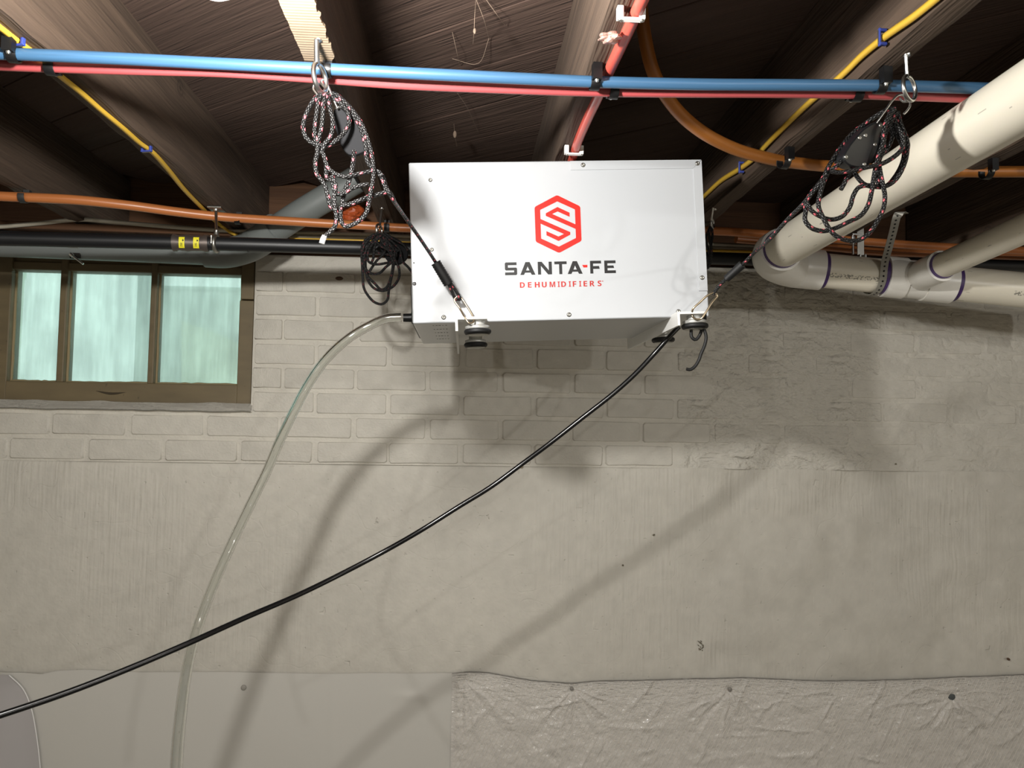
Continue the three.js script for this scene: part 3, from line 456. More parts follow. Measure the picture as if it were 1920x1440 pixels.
// ------------------------------------------------------------------ black gas pipe with press coupling, and its hanger
{
  const a = [[-220, 442, 1.74], [0, 447, 1.77], [405, 457, 1.83], [760, 467, 1.90], [1400, 486, 2.0], [1920, 499, 2.08], [2100, 505, 2.1]].map((q) => P(...q));
  const gas = thing('gas_pipe', 'black metal pipe running along the wall above the window with a grey press coupling', 'pipe', a[0]);
  wpart(gas, 'pipe', sweep(a, 0.0167, { radial: 20, step: 0.02 }), gasMat);
  const c0 = P(324, 455, 1.818), c1 = P(391, 456.5, 1.828), prof = (t) => 0.0190 + 0.0022 * (sm(0, 0.03, t) - sm(0.1, 0.13, t)) + 0.0018 * Math.exp(-Math.pow((t - 0.42) / 0.06, 2)) + 0.0022 * (sm(0.86, 0.9, t) - sm(0.97, 1, t)) - 0.0012 * Math.exp(-Math.pow((t - 0.2) / 0.04, 2));
  const cp = wpart(gas, 'press_coupling', sweep([c0, c1], prof, { radial: 28, step: 0.0015 }), couplingMat);
  const dir = c1.clone().sub(c0).normalize();
  const stickTex = (s) => { const cv = document.createElement('canvas'); cv.width = 128; cv.height = 256; const x = cv.getContext('2d'); x.fillStyle = '#d9cf2a'; x.fillRect(0, 0, 128, 256); x.fillStyle = '#1a1a10'; x.save(); x.translate(64, 128); x.rotate(-Math.PI / 2); x.font = 'bold 58px sans-serif'; x.textAlign = 'center'; x.fillText('GAS', 10, -4); x.fillRect(-95, 16, 44, 16); x.beginPath(); x.moveTo(-51, 2); x.lineTo(-25, 24); x.lineTo(-51, 46); x.fill(); x.restore(); const t = new THREE.CanvasTexture(cv); t.colorSpace = THREE.SRGBColorSpace; return t; };
  const sm1 = std(0xffffff, 0.5, { map: stickTex(0) });
  for (const t of [0.30, 0.70]) { const p = c0.clone().lerp(c1, t), g = new THREE.CylinderGeometry(0.0216, 0.0216, 0.0125, 14, 1, true, -0.55, 1.25); g.rotateZ(Math.PI / 2); const r = new THREE.Matrix4().makeBasis(dir, V(0, 1, 0), V().crossVectors(dir, V(0, 1, 0))); g.rotateX(0.25); g.applyMatrix4(r); g.translate(p.x, p.y, p.z); wpart(cp, 'sticker', g, sm1, 'yellow sticker with dark print'); }
  const ring2 = P(465, 459, 1.842); wpart(gas, 'joint_ring', sweep([ring2.clone().addScaledVector(dir, -0.002), ring2.clone().addScaledVector(dir, 0.002)], 0.0174, { radial: 20 }), gasMat);
  // hanger
  const pl = PY(404, 389, JOIST_Y), h = thing('pipe_hanger', 'zinc pipe hanger of plate, threaded rod and split ring holding the black pipe', 'hanger', V(pl.x, pl.y, pl.z));
  wpart(h, 'plate', block(pl.x - 0.0165, pl.x + 0.0165, pl.y - 0.004, pl.y + 0.0005, pl.z - 0.033, pl.z + 0.012, 0.001), dullSteel);
  const b = P(405, 457, 1.832), top = V(b.x, b.y + 0.0215, b.z), t0 = V(pl.x, pl.y - 0.003, pl.z - 0.004);
  wpart(h, 'rod', sweep([t0, top], (t) => 0.0033 + 0.0003 * Math.sin(t * 240), { radial: 12, step: 0.0006 }), steel);
  wpart(h, 'nut', cyl(t0, t0.clone().add(V(0, -0.005, 0)), 0.007, 0.006, 16), steel);
  wpart(h, 'nut', cyl(top.clone().add(V(0, 0.004, 0)), top.clone().add(V(0, 0.010, 0)), 0.0062, 0.0062, 6), steel);
  const loop = []; for (let k = 0; k < 24; k++) { const q = k / 24 * 2 * Math.PI; loop.push(b.clone().add(V(0, Math.cos(q) * 0.0188, Math.sin(q) * 0.0188))); }
  wpart(h, 'split_ring', sweep(loop, 0.0036, { closed: true, radial: 10, flat: 1.5 }), dullSteel);
  wpart(h, 'neck', cyl(top.clone().add(V(0, 0.005, 0)), top.clone().add(V(0, -0.003, 0)), 0.006, 0.0075, 12), dullSteel);
  const bolt = b.clone().add(V(-0.004, 0.004, 0.0225)); wpart(h, 'bolt', merge([cyl(bolt.clone().add(V(0, -0.008, 0)), bolt.clone().add(V(0, 0.008, 0)), 0.0022, 0.0022, 10), cyl(bolt.clone().add(V(0, 0.006, 0)), bolt.clone().add(V(0, 0.0095, 0)), 0.0045, 0.0045, 6), cyl(bolt.clone().add(V(0, -0.009, 0)), bolt.clone().add(V(0, -0.006, 0)), 0.0045, 0.0045, 6)]), steel);
}

// ------------------------------------------------------------------ grey vent pipe over the window
{
  const pts = [[-220, 452, 2.07], [0, 457, 2.07], [200, 465, 2.07], [390, 473, 2.07]].map((a) => P(...a)), e = [[385, 473, 2.07], [425, 474, 2.07], [462, 465, 2.055], [497, 445, 2.015], [520, 427, 1.99]].map((a) => P(...a)), up = [[500, 442, 2.008], [560, 402, 1.962], [620, 366, 1.945], [668, 337, 1.935]].map((a) => P(...a));
  const g = thing('vent_pipe', 'grey plastic pipe running over the window and bending up between the joists', 'pipe', pts[0]);
  wpart(g, 'run', sweep(pts, 0.034, { radial: 28, step: 0.02 }), greyPipeMat);
  wpart(g, 'elbow', sweep(e, (t) => 0.040, { radial: 30, step: 0.006 }), greyPipeMat);
  wpart(g, 'riser', sweep(up, 0.034, { radial: 28, step: 0.01 }), greyPipeMat);
  const bk = P(139, 472, 2.04), br = thing('latch', 'small dark metal bracket with a bright bolt above the middle window pane', 'latch', bk);
  wpart(br, 'plate', block(bk.x - 0.013, bk.x + 0.013, bk.y - 0.016, bk.y + 0.011, bk.z - 0.010, bk.z - 0.004, 0.001), std(0x26231f, 0.5, { metalness: 0.5 }));
  wpart(br, 'lip', block(bk.x - 0.013, bk.x + 0.013, bk.y + 0.009, bk.y + 0.012, bk.z - 0.010, bk.z + 0.004, 0.001), dullSteel);
  wpart(br, 'bolt', merge([cyl(P(134, 478, 2.035), P(156, 495, 2.03), 0.0026, 0.0026, 12), cyl(P(132, 476, 2.035), P(137, 480, 2.035), 0.005, 0.005, 12)]), steel);
}

// ------------------------------------------------------------------ white drain pipes
{
  const bx = 0.742, d0 = V(bx, CAM.y + 0.464, CAM.z - 0.45), d1 = PX(1462, 470, bx + 0.002), R = 0.0445;
  const dp = thing('drain_pipe', 'white plastic drain pipes, two branches joining a long run by the wall', 'pipe', d1);
  wpart(dp, 'large_branch', sweep([d0, d0.clone().lerp(d1, 0.5), d1], R, { radial: 40, step: 0.03 }), pvcMat);
  const m0 = P(1500, 503, 1.93), m1 = P(1920, 544, 1.86), m2 = m1.clone().add(m1.clone().sub(m0).multiplyScalar(0.6)), on = (px) => { const t = (px - 1500) / 420; return m0.clone().lerp(m1, t * (1 + 0.0)); }, dir = m1.clone().sub(m0).normalize();
  wpart(dp, 'main_run', sweep([m0.clone().addScaledVector(dir, -0.04), on(1710), m1, m2], R, { radial: 40, step: 0.03 }), pvcMat);
  const bdir = d1.clone().sub(d0).normalize(), h0 = d1.clone().addScaledVector(bdir, -0.012), e1 = d1.clone().addScaledVector(bdir, 0.055), m00 = on(1540);
  wpart(dp, 'elbow', sweep([h0, d1.clone().addScaledVector(bdir, 0.03), e1.clone().add(V(0.012, -0.006, -0.004)), on(1490), on(1512), m00], 0.0515, { radial: 40, step: 0.006 }), pvcWhite);
  const ring = (p, d, r, w) => wpart(dp, 'primer_ring', sweep([p.clone().addScaledVector(d, -w / 2), p.clone().addScaledVector(d, w / 2)], r, { radial: 40 }), purple, 'purple primer ring');
  ring(h0.clone().addScaledVector(bdir, -0.004), bdir, R + 0.0012, 0.012);
  ring(m00.clone().addScaledVector(dir, 0.004), dir, R + 0.0012, 0.012);
  const seg = (a, b, r) => sweep([on(a), on(b)], r, { radial: 40 });
  wpart(dp, 'wye_hub', seg(1659, 1696, 0.0525), pvcWhite);
  ring(on(1656), dir, R + 0.0012, 0.010);
  wpart(dp, 'wye_body', sweep([on(1690), on(1735)], (t) => 0.0485, { radial: 40, step: 0.01 }), pvcWhite);
  wpart(dp, 'wye_hub', seg(1733, 1785, 0.0525), pvcWhite);
  ring(on(1789), dir, R + 0.0012, 0.014);
  const sx = 1.135, s0 = PX(1960, 411, sx), s1 = PX(1752, 505, sx), sd = s1.clone().sub(s0).normalize(), s00 = s0.clone().addScaledVector(sd, -0.9);
  wpart(dp, 'small_branch', sweep([s00, s0, s1], 0.0302, { radial: 32, step: 0.03 }), pvcMat);
  const sh = s1.clone().addScaledVector(sd, -0.03);
  wpart(dp, 'branch_hub', sweep([sh, s1.clone().addScaledVector(sd, 0.03), on(1722).add(V(0, 0.004, 0.012))], 0.0375, { radial: 32, step: 0.006 }), pvcWhite);
  ring(sh.clone().addScaledVector(sd, -0.003), sd, 0.0318, 0.012);
  // perforated strap round the main run
  const c = on(1639), A = [], rr0 = R + 0.006, topS = PY(1685, 396, JOIST_Y + 0.001);
  const js = joistX(3);
  const sp = [V(topS.x + 0.02, JOIST_Y - 0.0015, topS.z - 0.01), V(topS.x + 0.004, JOIST_Y - 0.0016, topS.z), V(topS.x - 0.003, JOIST_Y - 0.010, topS.z)];
  { const e = c.clone().add(V(0, 0.012, rr0)), t = sp[2]; for (const k of [0.3, 0.6, 0.85]) sp.push(t.clone().lerp(e, k)); }
  for (let a = 0; a >= -200; a -= 20) { const q = a * Math.PI / 180; sp.push(c.clone().add(V(0, Math.sin(q) * rr0, Math.cos(q) * rr0))); }
  const st = thing('perforated_strap', 'perforated metal strap hanging from the joist and looping under the white main pipe', 'strap', topS);
  const cv = new THREE.CatmullRomCurve3(sp, false, 'centripetal'), n = 90, pos = [], idx = [], W = 0.0095, pts = cv.getSpacedPoints(n), holes = [];
  for (let i = 0; i <= n; i++) { const p = pts[i], t = cv.getTangentAt(i / n); let s = V(1, 0, 0); s.addScaledVector(t, -s.dot(t)).normalize(); if (i < 14) s = s.lerp(V(0, 0, 1).addScaledVector(t, -t.z).normalize(), Math.max(0, 1 - i / 9)).normalize(); const nn = V().crossVectors(s, t).normalize(); for (const [k, o] of [[-1, 0], [1, 0], [1, 0.0012], [-1, 0.0012]]) { const q = p.clone().addScaledVector(s, k * W).addScaledVector(nn, o); pos.push(q.x, q.y, q.z); } if (i % 3 === 1 && i > 6) for (const sg of [0.0014, -0.0004]) holes.push(cyl(p.clone().addScaledVector(nn, sg - 0.0003), p.clone().addScaledVector(nn, sg + 0.0001), 0.0025, 0.0025, 12)); }
  for (let i = 0; i < n; i++) for (let k = 0; k < 4; k++) { const a = i * 4 + k, b = i * 4 + (k + 1) % 4; idx.push(a, b, a + 4, b, b + 4, a + 4); }
  const g = new THREE.BufferGeometry(); g.setAttribute('position', new THREE.Float32BufferAttribute(pos, 3)); g.setIndex(idx); g.computeVertexNormals();
  wpart(st, 'band', g.toNonIndexed(), std(0x9b988f, 0.5, { metalness: 0.35 })); st.children[0].geometry.computeVertexNormals();
  wpart(st, 'holes', merge(holes), std(0x080808, 0.9), 'row of dark round holes');
  // beam clamp with screw, hanging behind the large branch
  const k0 = P(1617, 455, 1.90), bc = thing('conduit_clamp', 'small zinc clamp with an upright screw behind the large white pipe', 'clamp', k0);
  wpart(bc, 'strip', block(k0.x - 0.008, k0.x + 0.010, k0.y - 0.050, JOIST_Y + 0.02, k0.z - 0.012, k0.z - 0.010, 0.0005), dullSteel);
  wpart(bc, 'jaw', merge([block(k0.x - 0.008, k0.x + 0.010, k0.y - 0.052, k0.y - 0.036, k0.z - 0.010, k0.z - 0.006, 0.001), block(k0.x - 0.008, k0.x - 0.004, k0.y - 0.052, k0.y - 0.030, k0.z - 0.012, k0.z + 0.002, 0.001), block(k0.x + 0.006, k0.x + 0.010, k0.y - 0.052, k0.y - 0.030, k0.z - 0.012, k0.z + 0.002, 0.001)]), steel);
  const w0 = V(k0.x - 0.022, k0.y - 0.03, k0.z - 0.006); wpart(bc, 'screw', merge([cyl(w0, w0.clone().add(V(0, 0.055, 0)), 0.0028, 0.0028, 10), cyl(w0.clone().add(V(0, 0.040, 0)), w0.clone().add(V(0, 0.046, 0)), 0.0065, 0.0065, 6), cyl(w0.clone().add(V(0, 0.028, 0)), w0.clone().add(V(0, 0.033, 0)), 0.0065, 0.0065, 6), block(w0.x - 0.003, w0.x + 0.02, w0.y + 0.050, w0.y + 0.054, w0.z - 0.006, w0.z + 0.006, 0.0005)]), steel);
}

// ------------------------------------------------------------------ cables and staples
{
  const cable = (pts, label, mat, r = 0.0032, flat = 1.8) => solo('cable', label, 'cable', sweep(pts, r, { radial: 10, step: 0.01, flat }), mat);
  const y2 = JOIST_Y - 0.003, LA = PY(0, 411, JOIST_Y), LB = PY(760, 440, JOIST_Y), slope = (LB.z - LA.z) / (LB.x - LA.x), bz = (px, py) => { let Z = 2; for (let k = 0; k < 6; k++) { const q = P(px, py, Z); Z = CAM.z - (LA.z + slope * (q.x - LA.x)); } return Z; };
  { const g = block(-1.15, 2.4, -0.019, 0, -0.035, 0, 0.002); g.rotateY(-Math.atan(slope)); g.translate(LA.x, JOIST_Y - 0.003, LA.z); solo('ledger_board', 'narrow brown board fixed under the joists above the wall', 'board', g, rimMat); }
  const onBoard = (list, d) => list.map(([x, y]) => P(x, y, bz(x, y) - d));
  cable([...[[-60, 6], [0, 52], [40, 83], [72, 106], [110, 140], [150, 172], [190, 207], [230, 240], [262, 268], [284, 284], [310, 312], [345, 355], [375, 386]].map(([x, y]) => PY(x, y, y2)), ...onBoard([[415, 424], [436, 438], [462, 446], [500, 448]], 0.012)], 'yellow cable stapled along the underside of the left joist', yellowMat, 0.0034, 1.7);
  const j5 = joistX(2) - 0.0275;
  cable([[1800, -42], [1752, 0], [1712, 32], [1680, 54], [1655, 72], [1615, 105], [1590, 130], [1566, 152], [1520, 190], [1480, 228], [1440, 268], [1415, 295], [1392, 313], [1350, 340], [1322, 366], [1300, 386]].map(([x, y]) => PX(x, y, j5)), 'yellow cable stapled along the side of the right joist', yellowMat, 0.0058, 0.6);
  cable(onBoard([[506, 448], [560, 449], [680, 452], [770, 456], [1000, 462], [1330, 470], [1420, 473]], 0.012), 'yellow cable running along the narrow board right of the grey pipe elbow', yellowMat, 0.0042, 1.3);
  cable(onBoard([[-60, 428], [0, 425], [80, 418], [148, 411.5], [200, 415], [330, 426], [440, 433], [560, 436], [700, 440], [770, 444], [1000, 450], [1330, 458], [1440, 462]], 0.007), 'pale grey cable sagging along the narrow board above the window', whiteCableMat, 0.0058, 0.55);
  cable(onBoard([[452, 440.5], [560, 443], [700, 447], [770, 451], [1000, 457], [1330, 465], [1440, 469]], 0.007), 'lower pale cable along the narrow board right of the pipe hanger', whiteCableMat, 0.0048, 0.55);
  const staple = (c, ax, up, label, mat, name = 'cable_staple', w = 0.0085) => { const g = thing(name, label, 'staple', c), t = V().crossVectors(ax, up).normalize(); const M = new THREE.Matrix4().makeBasis(ax, up, t).setPosition(c); const bar = new RoundedBoxGeometry(w * 2 + 0.006, 0.003, 0.005, 1, 0.001); bar.translate(0, -0.0065, 0); wpart(g, 'bar', bar.applyMatrix4(M), mat); for (const s of [-1, 1]) { const l = new RoundedBoxGeometry(0.004, 0.010, 0.006, 1, 0.001); l.translate(s * w, -0.002, 0); wpart(g, 'leg', l.applyMatrix4(M), mat); } const wire = sweep([V(-w, -0.0084, 0), V(w, -0.0084, 0)], 0.0009, { radial: 8 }); wpart(g, 'wire', wire.applyMatrix4(M), steel); };
  staple(PY(33, 76, y2), V(1, 0, 0.25).normalize(), V(0, 1, 0), 'blue staple over the left yellow cable beside the blue pipe', staplesMat);
  staple(PY(275, 277, y2), V(1, 0, 0.25).normalize(), V(0, 1, 0), 'blue staple over the left yellow cable halfway along the joist', staplesMat);
  const sideUp = V(1, 0, 0), sideAx = V(0, 1, 0);
  staple(PX(1658, 70, j5), sideAx, sideUp, 'blue staple over the right yellow cable above the blue pipe', staplesMat, 'cable_staple', 0.0095);
  staple(PX(1392, 314, j5), sideAx, sideUp, 'blue staple over the right yellow cable beside the dehumidifier', staplesMat, 'cable_staple', 0.0095);
  staple(P(149, 412, bz(149, 412) - 0.004), V(1, 0, 0), V(0, 0, -1), 'pale staple over the sagging grey cable above the window', whiteCableMat);
}

// ------------------------------------------------------------------ eye hooks, rope hoists
const crop = (ox, oy, k, Z, dz = 0) => (list) => list.map(([x, y, z], i) => P(ox + x / k, oy + y / k, Z + (z || 0) + dz));
const rope = (parent, pts, mat = ropeMat, r = ROPE_R) => wpart(parent, 'rope', sweep(pts, r, { radial: 10, step: 0.003 }), mat);
function eyeHook(base, ringC, normal, R, label, wire = 0.0028) {
  const g = thing('eye_hook', label, 'hook', base), n = normal.clone().normalize(), up = base.clone().sub(ringC); up.addScaledVector(n, -up.dot(n)).normalize(); const sd = V().crossVectors(n, up);
  wpart(g, 'shank', merge([sweep([base.clone().addScaledVector(up, 0.012), ringC.clone().addScaledVector(up, R - 0.001)], (t) => wire * (1.05 + 0.05 * Math.sin(t * 90)), { radial: 14, step: 0.002 }), cyl(base.clone().add(V(0, 0.001, 0)), base.clone().add(V(0, -0.0012, 0)), 0.0052, 0.0046, 20)]), steel);
  const loop = []; for (let k = 0; k <= 22; k++) { const a = (k / 22 * 344 + 8) * Math.PI / 180; loop.push(ringC.clone().addScaledVector(up, Math.cos(a) * R).addScaledVector(sd, Math.sin(a) * R)); }
  wpart(g, 'ring', sweep(loop, wire, { radial: 14, step: 0.003 }), steel);
  return g;
}
function housing(parent, outline, depth, mat, screws, label, facing) {        // an extruded pulley body facing along its own normal
  const c = outline.reduce((a, p) => a.add(p), V(0, 0, 0)).multiplyScalar(1 / outline.length), n = facing ? facing.clone().normalize() : CAM.clone().sub(c).normalize().lerp(V(0, 0, 1), 0.4).normalize(), on = (p) => { const d = p.clone().sub(CAM); return d.multiplyScalar(c.clone().sub(CAM).dot(n) / d.dot(n)).add(CAM); }, ux = V(0, 1, 0).cross(n).normalize(), uy = V().crossVectors(n, ux);
  const to = (p) => { const q = on(p).sub(c); return new THREE.Vector2(q.dot(ux), q.dot(uy)); }, s = new THREE.Shape(new THREE.SplineCurve([...outline, outline[0]].map(to)).getPoints(60));
  const g = new THREE.ExtrudeGeometry(s, { depth: depth, bevelEnabled: true, bevelSize: 0.0015, bevelThickness: 0.0018, bevelSegments: 2 }); g.translate(0, 0, -depth);
  const M = new THREE.Matrix4().makeBasis(ux, uy, n).setPosition(c), h = wpart(parent, 'pulley_housing', g.applyMatrix4(M), mat, label);
  for (const p of screws) { const q = to(p), l = new THREE.LatheGeometry([[0, 0.0006], [0.0010, 0.0006], [0.0014, 0.0016], [0.0026, 0.0010], [0.0029, 0]].map((a) => new THREE.Vector2(...a)), 14); l.rotateX(Math.PI / 2); l.translate(q.x, q.y, 0.0018); wpart(h, 'screw', l.applyMatrix4(M), dullSteel); }
  return h;
}
const wireHook = (parent, pts, r = 0.0016) => wpart(parent, 'wire_hook', sweep(pts, r, { radial: 10, step: 0.002 }), steel);

{ // front left
  const base = PY(597, 75, JOIST_Y - 0.004), rc = P(600, 147, 1.036);
  eyeHook(base, rc, V(0.97, 0.08, 0.28), 0.0190, 'steel eye hook seen edge-on, screwed through the pale tan strip', 0.0034);
  const Z = 1.045, A = crop(540, 60, 6, Z), B = crop(540, 280, 6, Z);
  const h = thing('rope_hoist', 'black rope hoist with pink flecks hanging in a long bundle left of the dehumidifier', 'rope', rc.clone().add(V(0, -0.017, 0)), 'rope hoists');
  wireHook(h, [...A([[425, 640, -0.006], [370, 560, 0], [400, 540, 0.006], [440, 590, 0.008], [480, 680, 0.008], [520, 780, 0.008], [560, 860, 0.008]])]);
  wireHook(h, A([[395, 580, 0.004], [300, 590, 0.004], [285, 640, 0.004], [330, 705, 0.003]]));
  housing(h, A([[530, 885], [600, 875], [690, 965], [765, 1005], [830, 1100], [888, 1290], [800, 1362], [690, 1372], [612, 1280], [562, 1130], [515, 1000]].map(([x, y]) => [x, y, 0.025])), 0.016, phy(0x121214, 0.7, { specularIntensity: 0.3 }), A([[560, 855, 0.02]]), 'dark grey pulley body');
  // upper coil
  rope(h, A([[440, 690, 0.004], [330, 725], [235, 860, -0.004], [172, 1040, -0.006], [200, 1180, -0.004], [300, 1262], [425, 1282], [530, 1225], [625, 1140, 0.004], [690, 1020, 0.008], [665, 890, 0.008], [590, 800, 0.008], [480, 725, 0.006]]));
  rope(h, A([[430, 705, -0.002], [355, 740, -0.006], [325, 900, -0.01], [300, 1080, -0.01], [312, 1215, -0.007], [372, 1275, -0.004], [420, 1268, -0.002]]));
  rope(h, A([[440, 715, -0.004], [402, 780, -0.008], [390, 950, -0.010], [372, 1090, -0.010], [345, 1200, -0.008], [330, 1310, -0.004], ...[]]).concat(B([[330, 40, -0.004], [308, 130, -0.004], [322, 270, -0.003], [410, 395, 0], [452, 540, 0.002], [480, 640, 0.003], [540, 690, 0.003]])));
  rope(h, A([[450, 700, 0], [470, 850, -0.006], [505, 1010, -0.008], [480, 1170, -0.008], [410, 1265, -0.006], [385, 1340, -0.003]]).concat(B([[410, 90, -0.003], [445, 200, -0.004], [530, 275, -0.004], [640, 308, -0.003], [740, 290, 0], [850, 265, 0.004], [1000, 245, 0.008], [1062, 300, 0.008]])));
  // long strand down the right, returning round the bottom loop
  rope(h, A([[450, 690, 0.010], [530, 700, 0.010], [640, 790, 0.008], [740, 900, 0.004], [830, 1040, 0.002], [900, 1220, 0.002], [940, 1370, 0.002]]).concat(B([[955, 150, 0.002], [962, 280, 0.001], [940, 430, 0], [912, 580, 0], [890, 690, 0], [835, 775, 0], [740, 840, 0], [650, 868, 0.001], [600, 815, 0.002], [590, 720, 0.003], [600, 640, 0.002], [690, 620, -0.001], [790, 580, -0.002], [880, 545, 0.004], [1000, 510, 0.010], [1110, 480, 0.014]])));
  rope(h, A([[560, 760, 0.012], [610, 840, 0.014], [680, 900, 0.016], [780, 1010, 0.018], [850, 1180, 0.016], [880, 1340, 0.014]]).concat(B([[880, 90, 0.014], [920, 180, 0.012], [1000, 250, 0.010], [1055, 320, 0.010], [1100, 440, 0.012], [1140, 480, 0.012], [1165, 520, 0.015], [1190, 575, 0.02]])));
  rope(h, B([[745, 20, 0.012], [735, 130, 0.006], [715, 240, 0.002], [690, 350, 0.003], [650, 440, 0.005], [625, 540, 0.008], [600, 620, 0.009]]));
  rope(h, B([[430, 180, 0.004], [440, 330, 0.004], [500, 350, 0], [520, 460, -0.001], [560, 505, 0], [640, 490, 0], [720, 440, 0], [820, 405, 0.001], [905, 395, 0.003]]));
  rope(h, B([[490, 300, -0.003], [535, 400, -0.003], [520, 530, -0.003], [530, 660, -0.003], [545, 780, -0.003], [525, 870, -0.002], [470, 930, -0.001], [410, 985, 0]]));
  const cap = B([[415, 975], [395, 1010], [380, 1060]]); wpart(h, 'clear_tip', sweep(cap, 0.0039, { radial: 12 }), phy(0xeeeeee, 0.15, { transmission: 0.7, thickness: 0.002 }), 'clear taped rope end');
  // taut strand to the rail
  const clipTop = P(856, 562, 1.378), railEye = P(884, 604, 1.366), s0 = P(818, 494, 1.358), s1 = P(840, 531, 1.366);
  rope(h, [...B([[1062, 300, 0.012], [1110, 440, 0.03], [1165, 540, 0.05]]), P(757, 404, 1.20), P(790, 451, 1.28), s0, s0.clone().lerp(s1, 0.4)]);
  const u = s1.clone().sub(s0).normalize();
  wpart(h, 'sleeve', sweep([s0.clone().addScaledVector(u, -0.002), s0.clone().addScaledVector(u, 0.002), s1.clone().addScaledVector(u, -0.002), s1.clone().addScaledVector(u, 0.002)], (t) => 0.0088 + 0.0007 * Math.sin(t * 60), { radial: 16, step: 0.002 }), rubber, 'black rope sleeve');
  rope(h, [s1.clone().addScaledVector(u, -0.01), s1, P(848, 548, 1.372), P(853, 559, 1.376), P(858, 563, 1.378)]);
  rope(h, [s1.clone().addScaledVector(u, -0.01), s1.clone().add(V(0.004, 0.001, 0)), P(856, 547, 1.372), P(862, 558, 1.374), P(861, 563, 1.378)]);
  const snap = wpart(h, 'snap_clip', merge([sweep([P(857, 556, 1.374), P(852, 562, 1.374), P(862, 578, 1.372), P(872, 596, 1.362), P(880, 606, 1.360), P(888, 603, 1.364), P(886, 592, 1.368), P(874, 572, 1.374), P(864, 558, 1.376), P(858, 556, 1.374)], 0.0017, { radial: 10, step: 0.002 })]), nickel, 'shiny wire snap clip through the rail');
}
{ // front right
  const base = PY(1700, 103, JOIST_Y), rc = P(1705, 165, 0.998);
  eyeHook(base, rc, V(0.55, 0.05, 0.83), 0.0170, 'steel eye hook with an open round ring on the right joist');
  const Z = 1.008, A = crop(1440, 90, 6, Z), B = crop(1440, 280, 6, Z);
  const h = thing('rope_hoist', 'black rope hoist with pink flecks and a black pulley hanging before the large white pipe', 'rope', rc.clone().add(V(0, -0.017, 0)), 'rope hoists');
  wireHook(h, A([[1560, 600, 0.006], [1530, 540, 0.003], [1470, 530, 0], [1400, 590, -0.002], [1330, 690, -0.002], [1260, 790, 0], [1215, 850, 0.002]]));
  wireHook(h, A([[1480, 560, 0.012], [1520, 600, 0.012], [1590, 600, 0.008], [1600, 640, 0.006], [1560, 710, 0.004], [1530, 740, 0.004]]));
  housing(h, A([[1240, 830], [1290, 875], [1272, 1000], [1240, 1170], [1140, 1290], [1065, 1330], [930, 1318], [852, 1240], [905, 1130], [955, 1060], [1075, 925], [1190, 855]]), 0.016, darkPlastic, A([[1255, 875], [1085, 987], [1020, 1015], [1193, 1090], [866, 1230], [1073, 1312]]), 'black teardrop pulley body with bright screws', V(0.32, -0.1, 1));
  rope(h, A([[1420, 680, 0.01], [1330, 700], [1230, 755, 0.004], [1100, 845, 0.010], [940, 970, 0.012], [835, 1095, 0.008], [745, 1230, 0.004], [665, 1365, 0]]).concat(B([[640, 290, 0], [570, 400, 0], [490, 500, 0.004], [425, 600, 0.008], [425, 690, 0.004], [418, 800, 0], [490, 885, 0], [620, 920, 0], [750, 890, 0], [900, 820, 0], [1050, 740, 0], [1130, 620, 0], [1165, 480, -0.002], [1185, 350, -0.004], [1210, 210, -0.006], [1250, 50, -0.006]])).concat(A([[1290, 1080, -0.006], [1300, 950, -0.006], [1340, 800, -0.004], [1420, 690, -0.002]])));
  rope(h, B([[700, 215, 0.002], [640, 330, 0], [585, 500, -0.004], [568, 640, -0.004], [620, 770, -0.004], [680, 880, -0.004], [760, 970, -0.003], [880, 1022, -0.002], [1020, 1022, 0], [1130, 950, 0], [1235, 800, 0], [1300, 660, 0], [1315, 520, 0], [1290, 390, -0.002], [1262, 250, -0.003], [1250, 130, -0.002]]).concat(A([[1300, 1150, 0], [1310, 1000, 0.002], [1370, 850, 0.004], [1450, 720, 0.004]])));
  rope(h, B([[430, 590, 0.004], [490, 690, 0.003], [600, 760, 0.003], [720, 790, 0.003], [840, 752, 0.003], [920, 650, 0.003], [960, 520, 0.003], [1020, 430, 0.003], [1120, 405, 0.002], [1280, 425, 0.004], [1400, 375, 0.004], [1480, 280, 0.003], [1545, 130, 0.002], [1568, 0, 0.002]]).concat(A([[1572, 1080, 0.002], [1535, 960, 0.004], [1490, 850, 0.006], [1460, 720, 0.006]])));
  rope(h, B([[690, 245, -0.004], [820, 260, -0.006], [970, 235, -0.008], [1120, 200, -0.010], [1260, 170, -0.010], [1380, 110, -0.008], [1480, 30, -0.004]]).concat(A([[1515, 1110, -0.002], [1510, 980, 0], [1450, 880, 0.004], [1410, 760, 0.006]])));
  rope(h, B([[970, 250, 0.004], [1010, 320, 0.003], [1080, 390, 0.005], [1180, 420, 0.008], [1330, 410, 0.010], [1420, 320, 0.010], [1500, 180, 0.010], [1530, 60, 0.010]]).concat(A([[1520, 1120, 0.010], [1470, 1010, 0.010], [1400, 900, 0.010], [1380, 740, 0.010]])));
  rope(h, B([[960, 230, 0.008], [900, 300, 0.006], [860, 380, 0.006], [820, 452, 0.006]]));
  rope(h, A([[1380, 700, 0.012], [1350, 850, 0.014], [1400, 960, 0.014], [1330, 1150, 0.014]]).concat(B([[1240, 100, 0.014], [1230, 260, 0.010], [1240, 400, 0.008]])));
  rope(h, A([[860, 1235, -0.003], [810, 1290, -0.004], [720, 1370, -0.002]]).concat(B([[690, 240, 0.002], [560, 400, 0.008], [480, 500, 0.008]])));
  // taut strand down to the right rail
  const s0 = P(1392, 496, 1.318), s1 = P(1362, 523, 1.338), u = s1.clone().sub(s0).normalize();
  rope(h, [...B([[480, 505, 0.010], [400, 610, 0.03], [230, 780, 0.07], [20, 1010, 0.13]]), P(1412, 476, 1.295), s0, s0.clone().lerp(s1, 0.5)]);
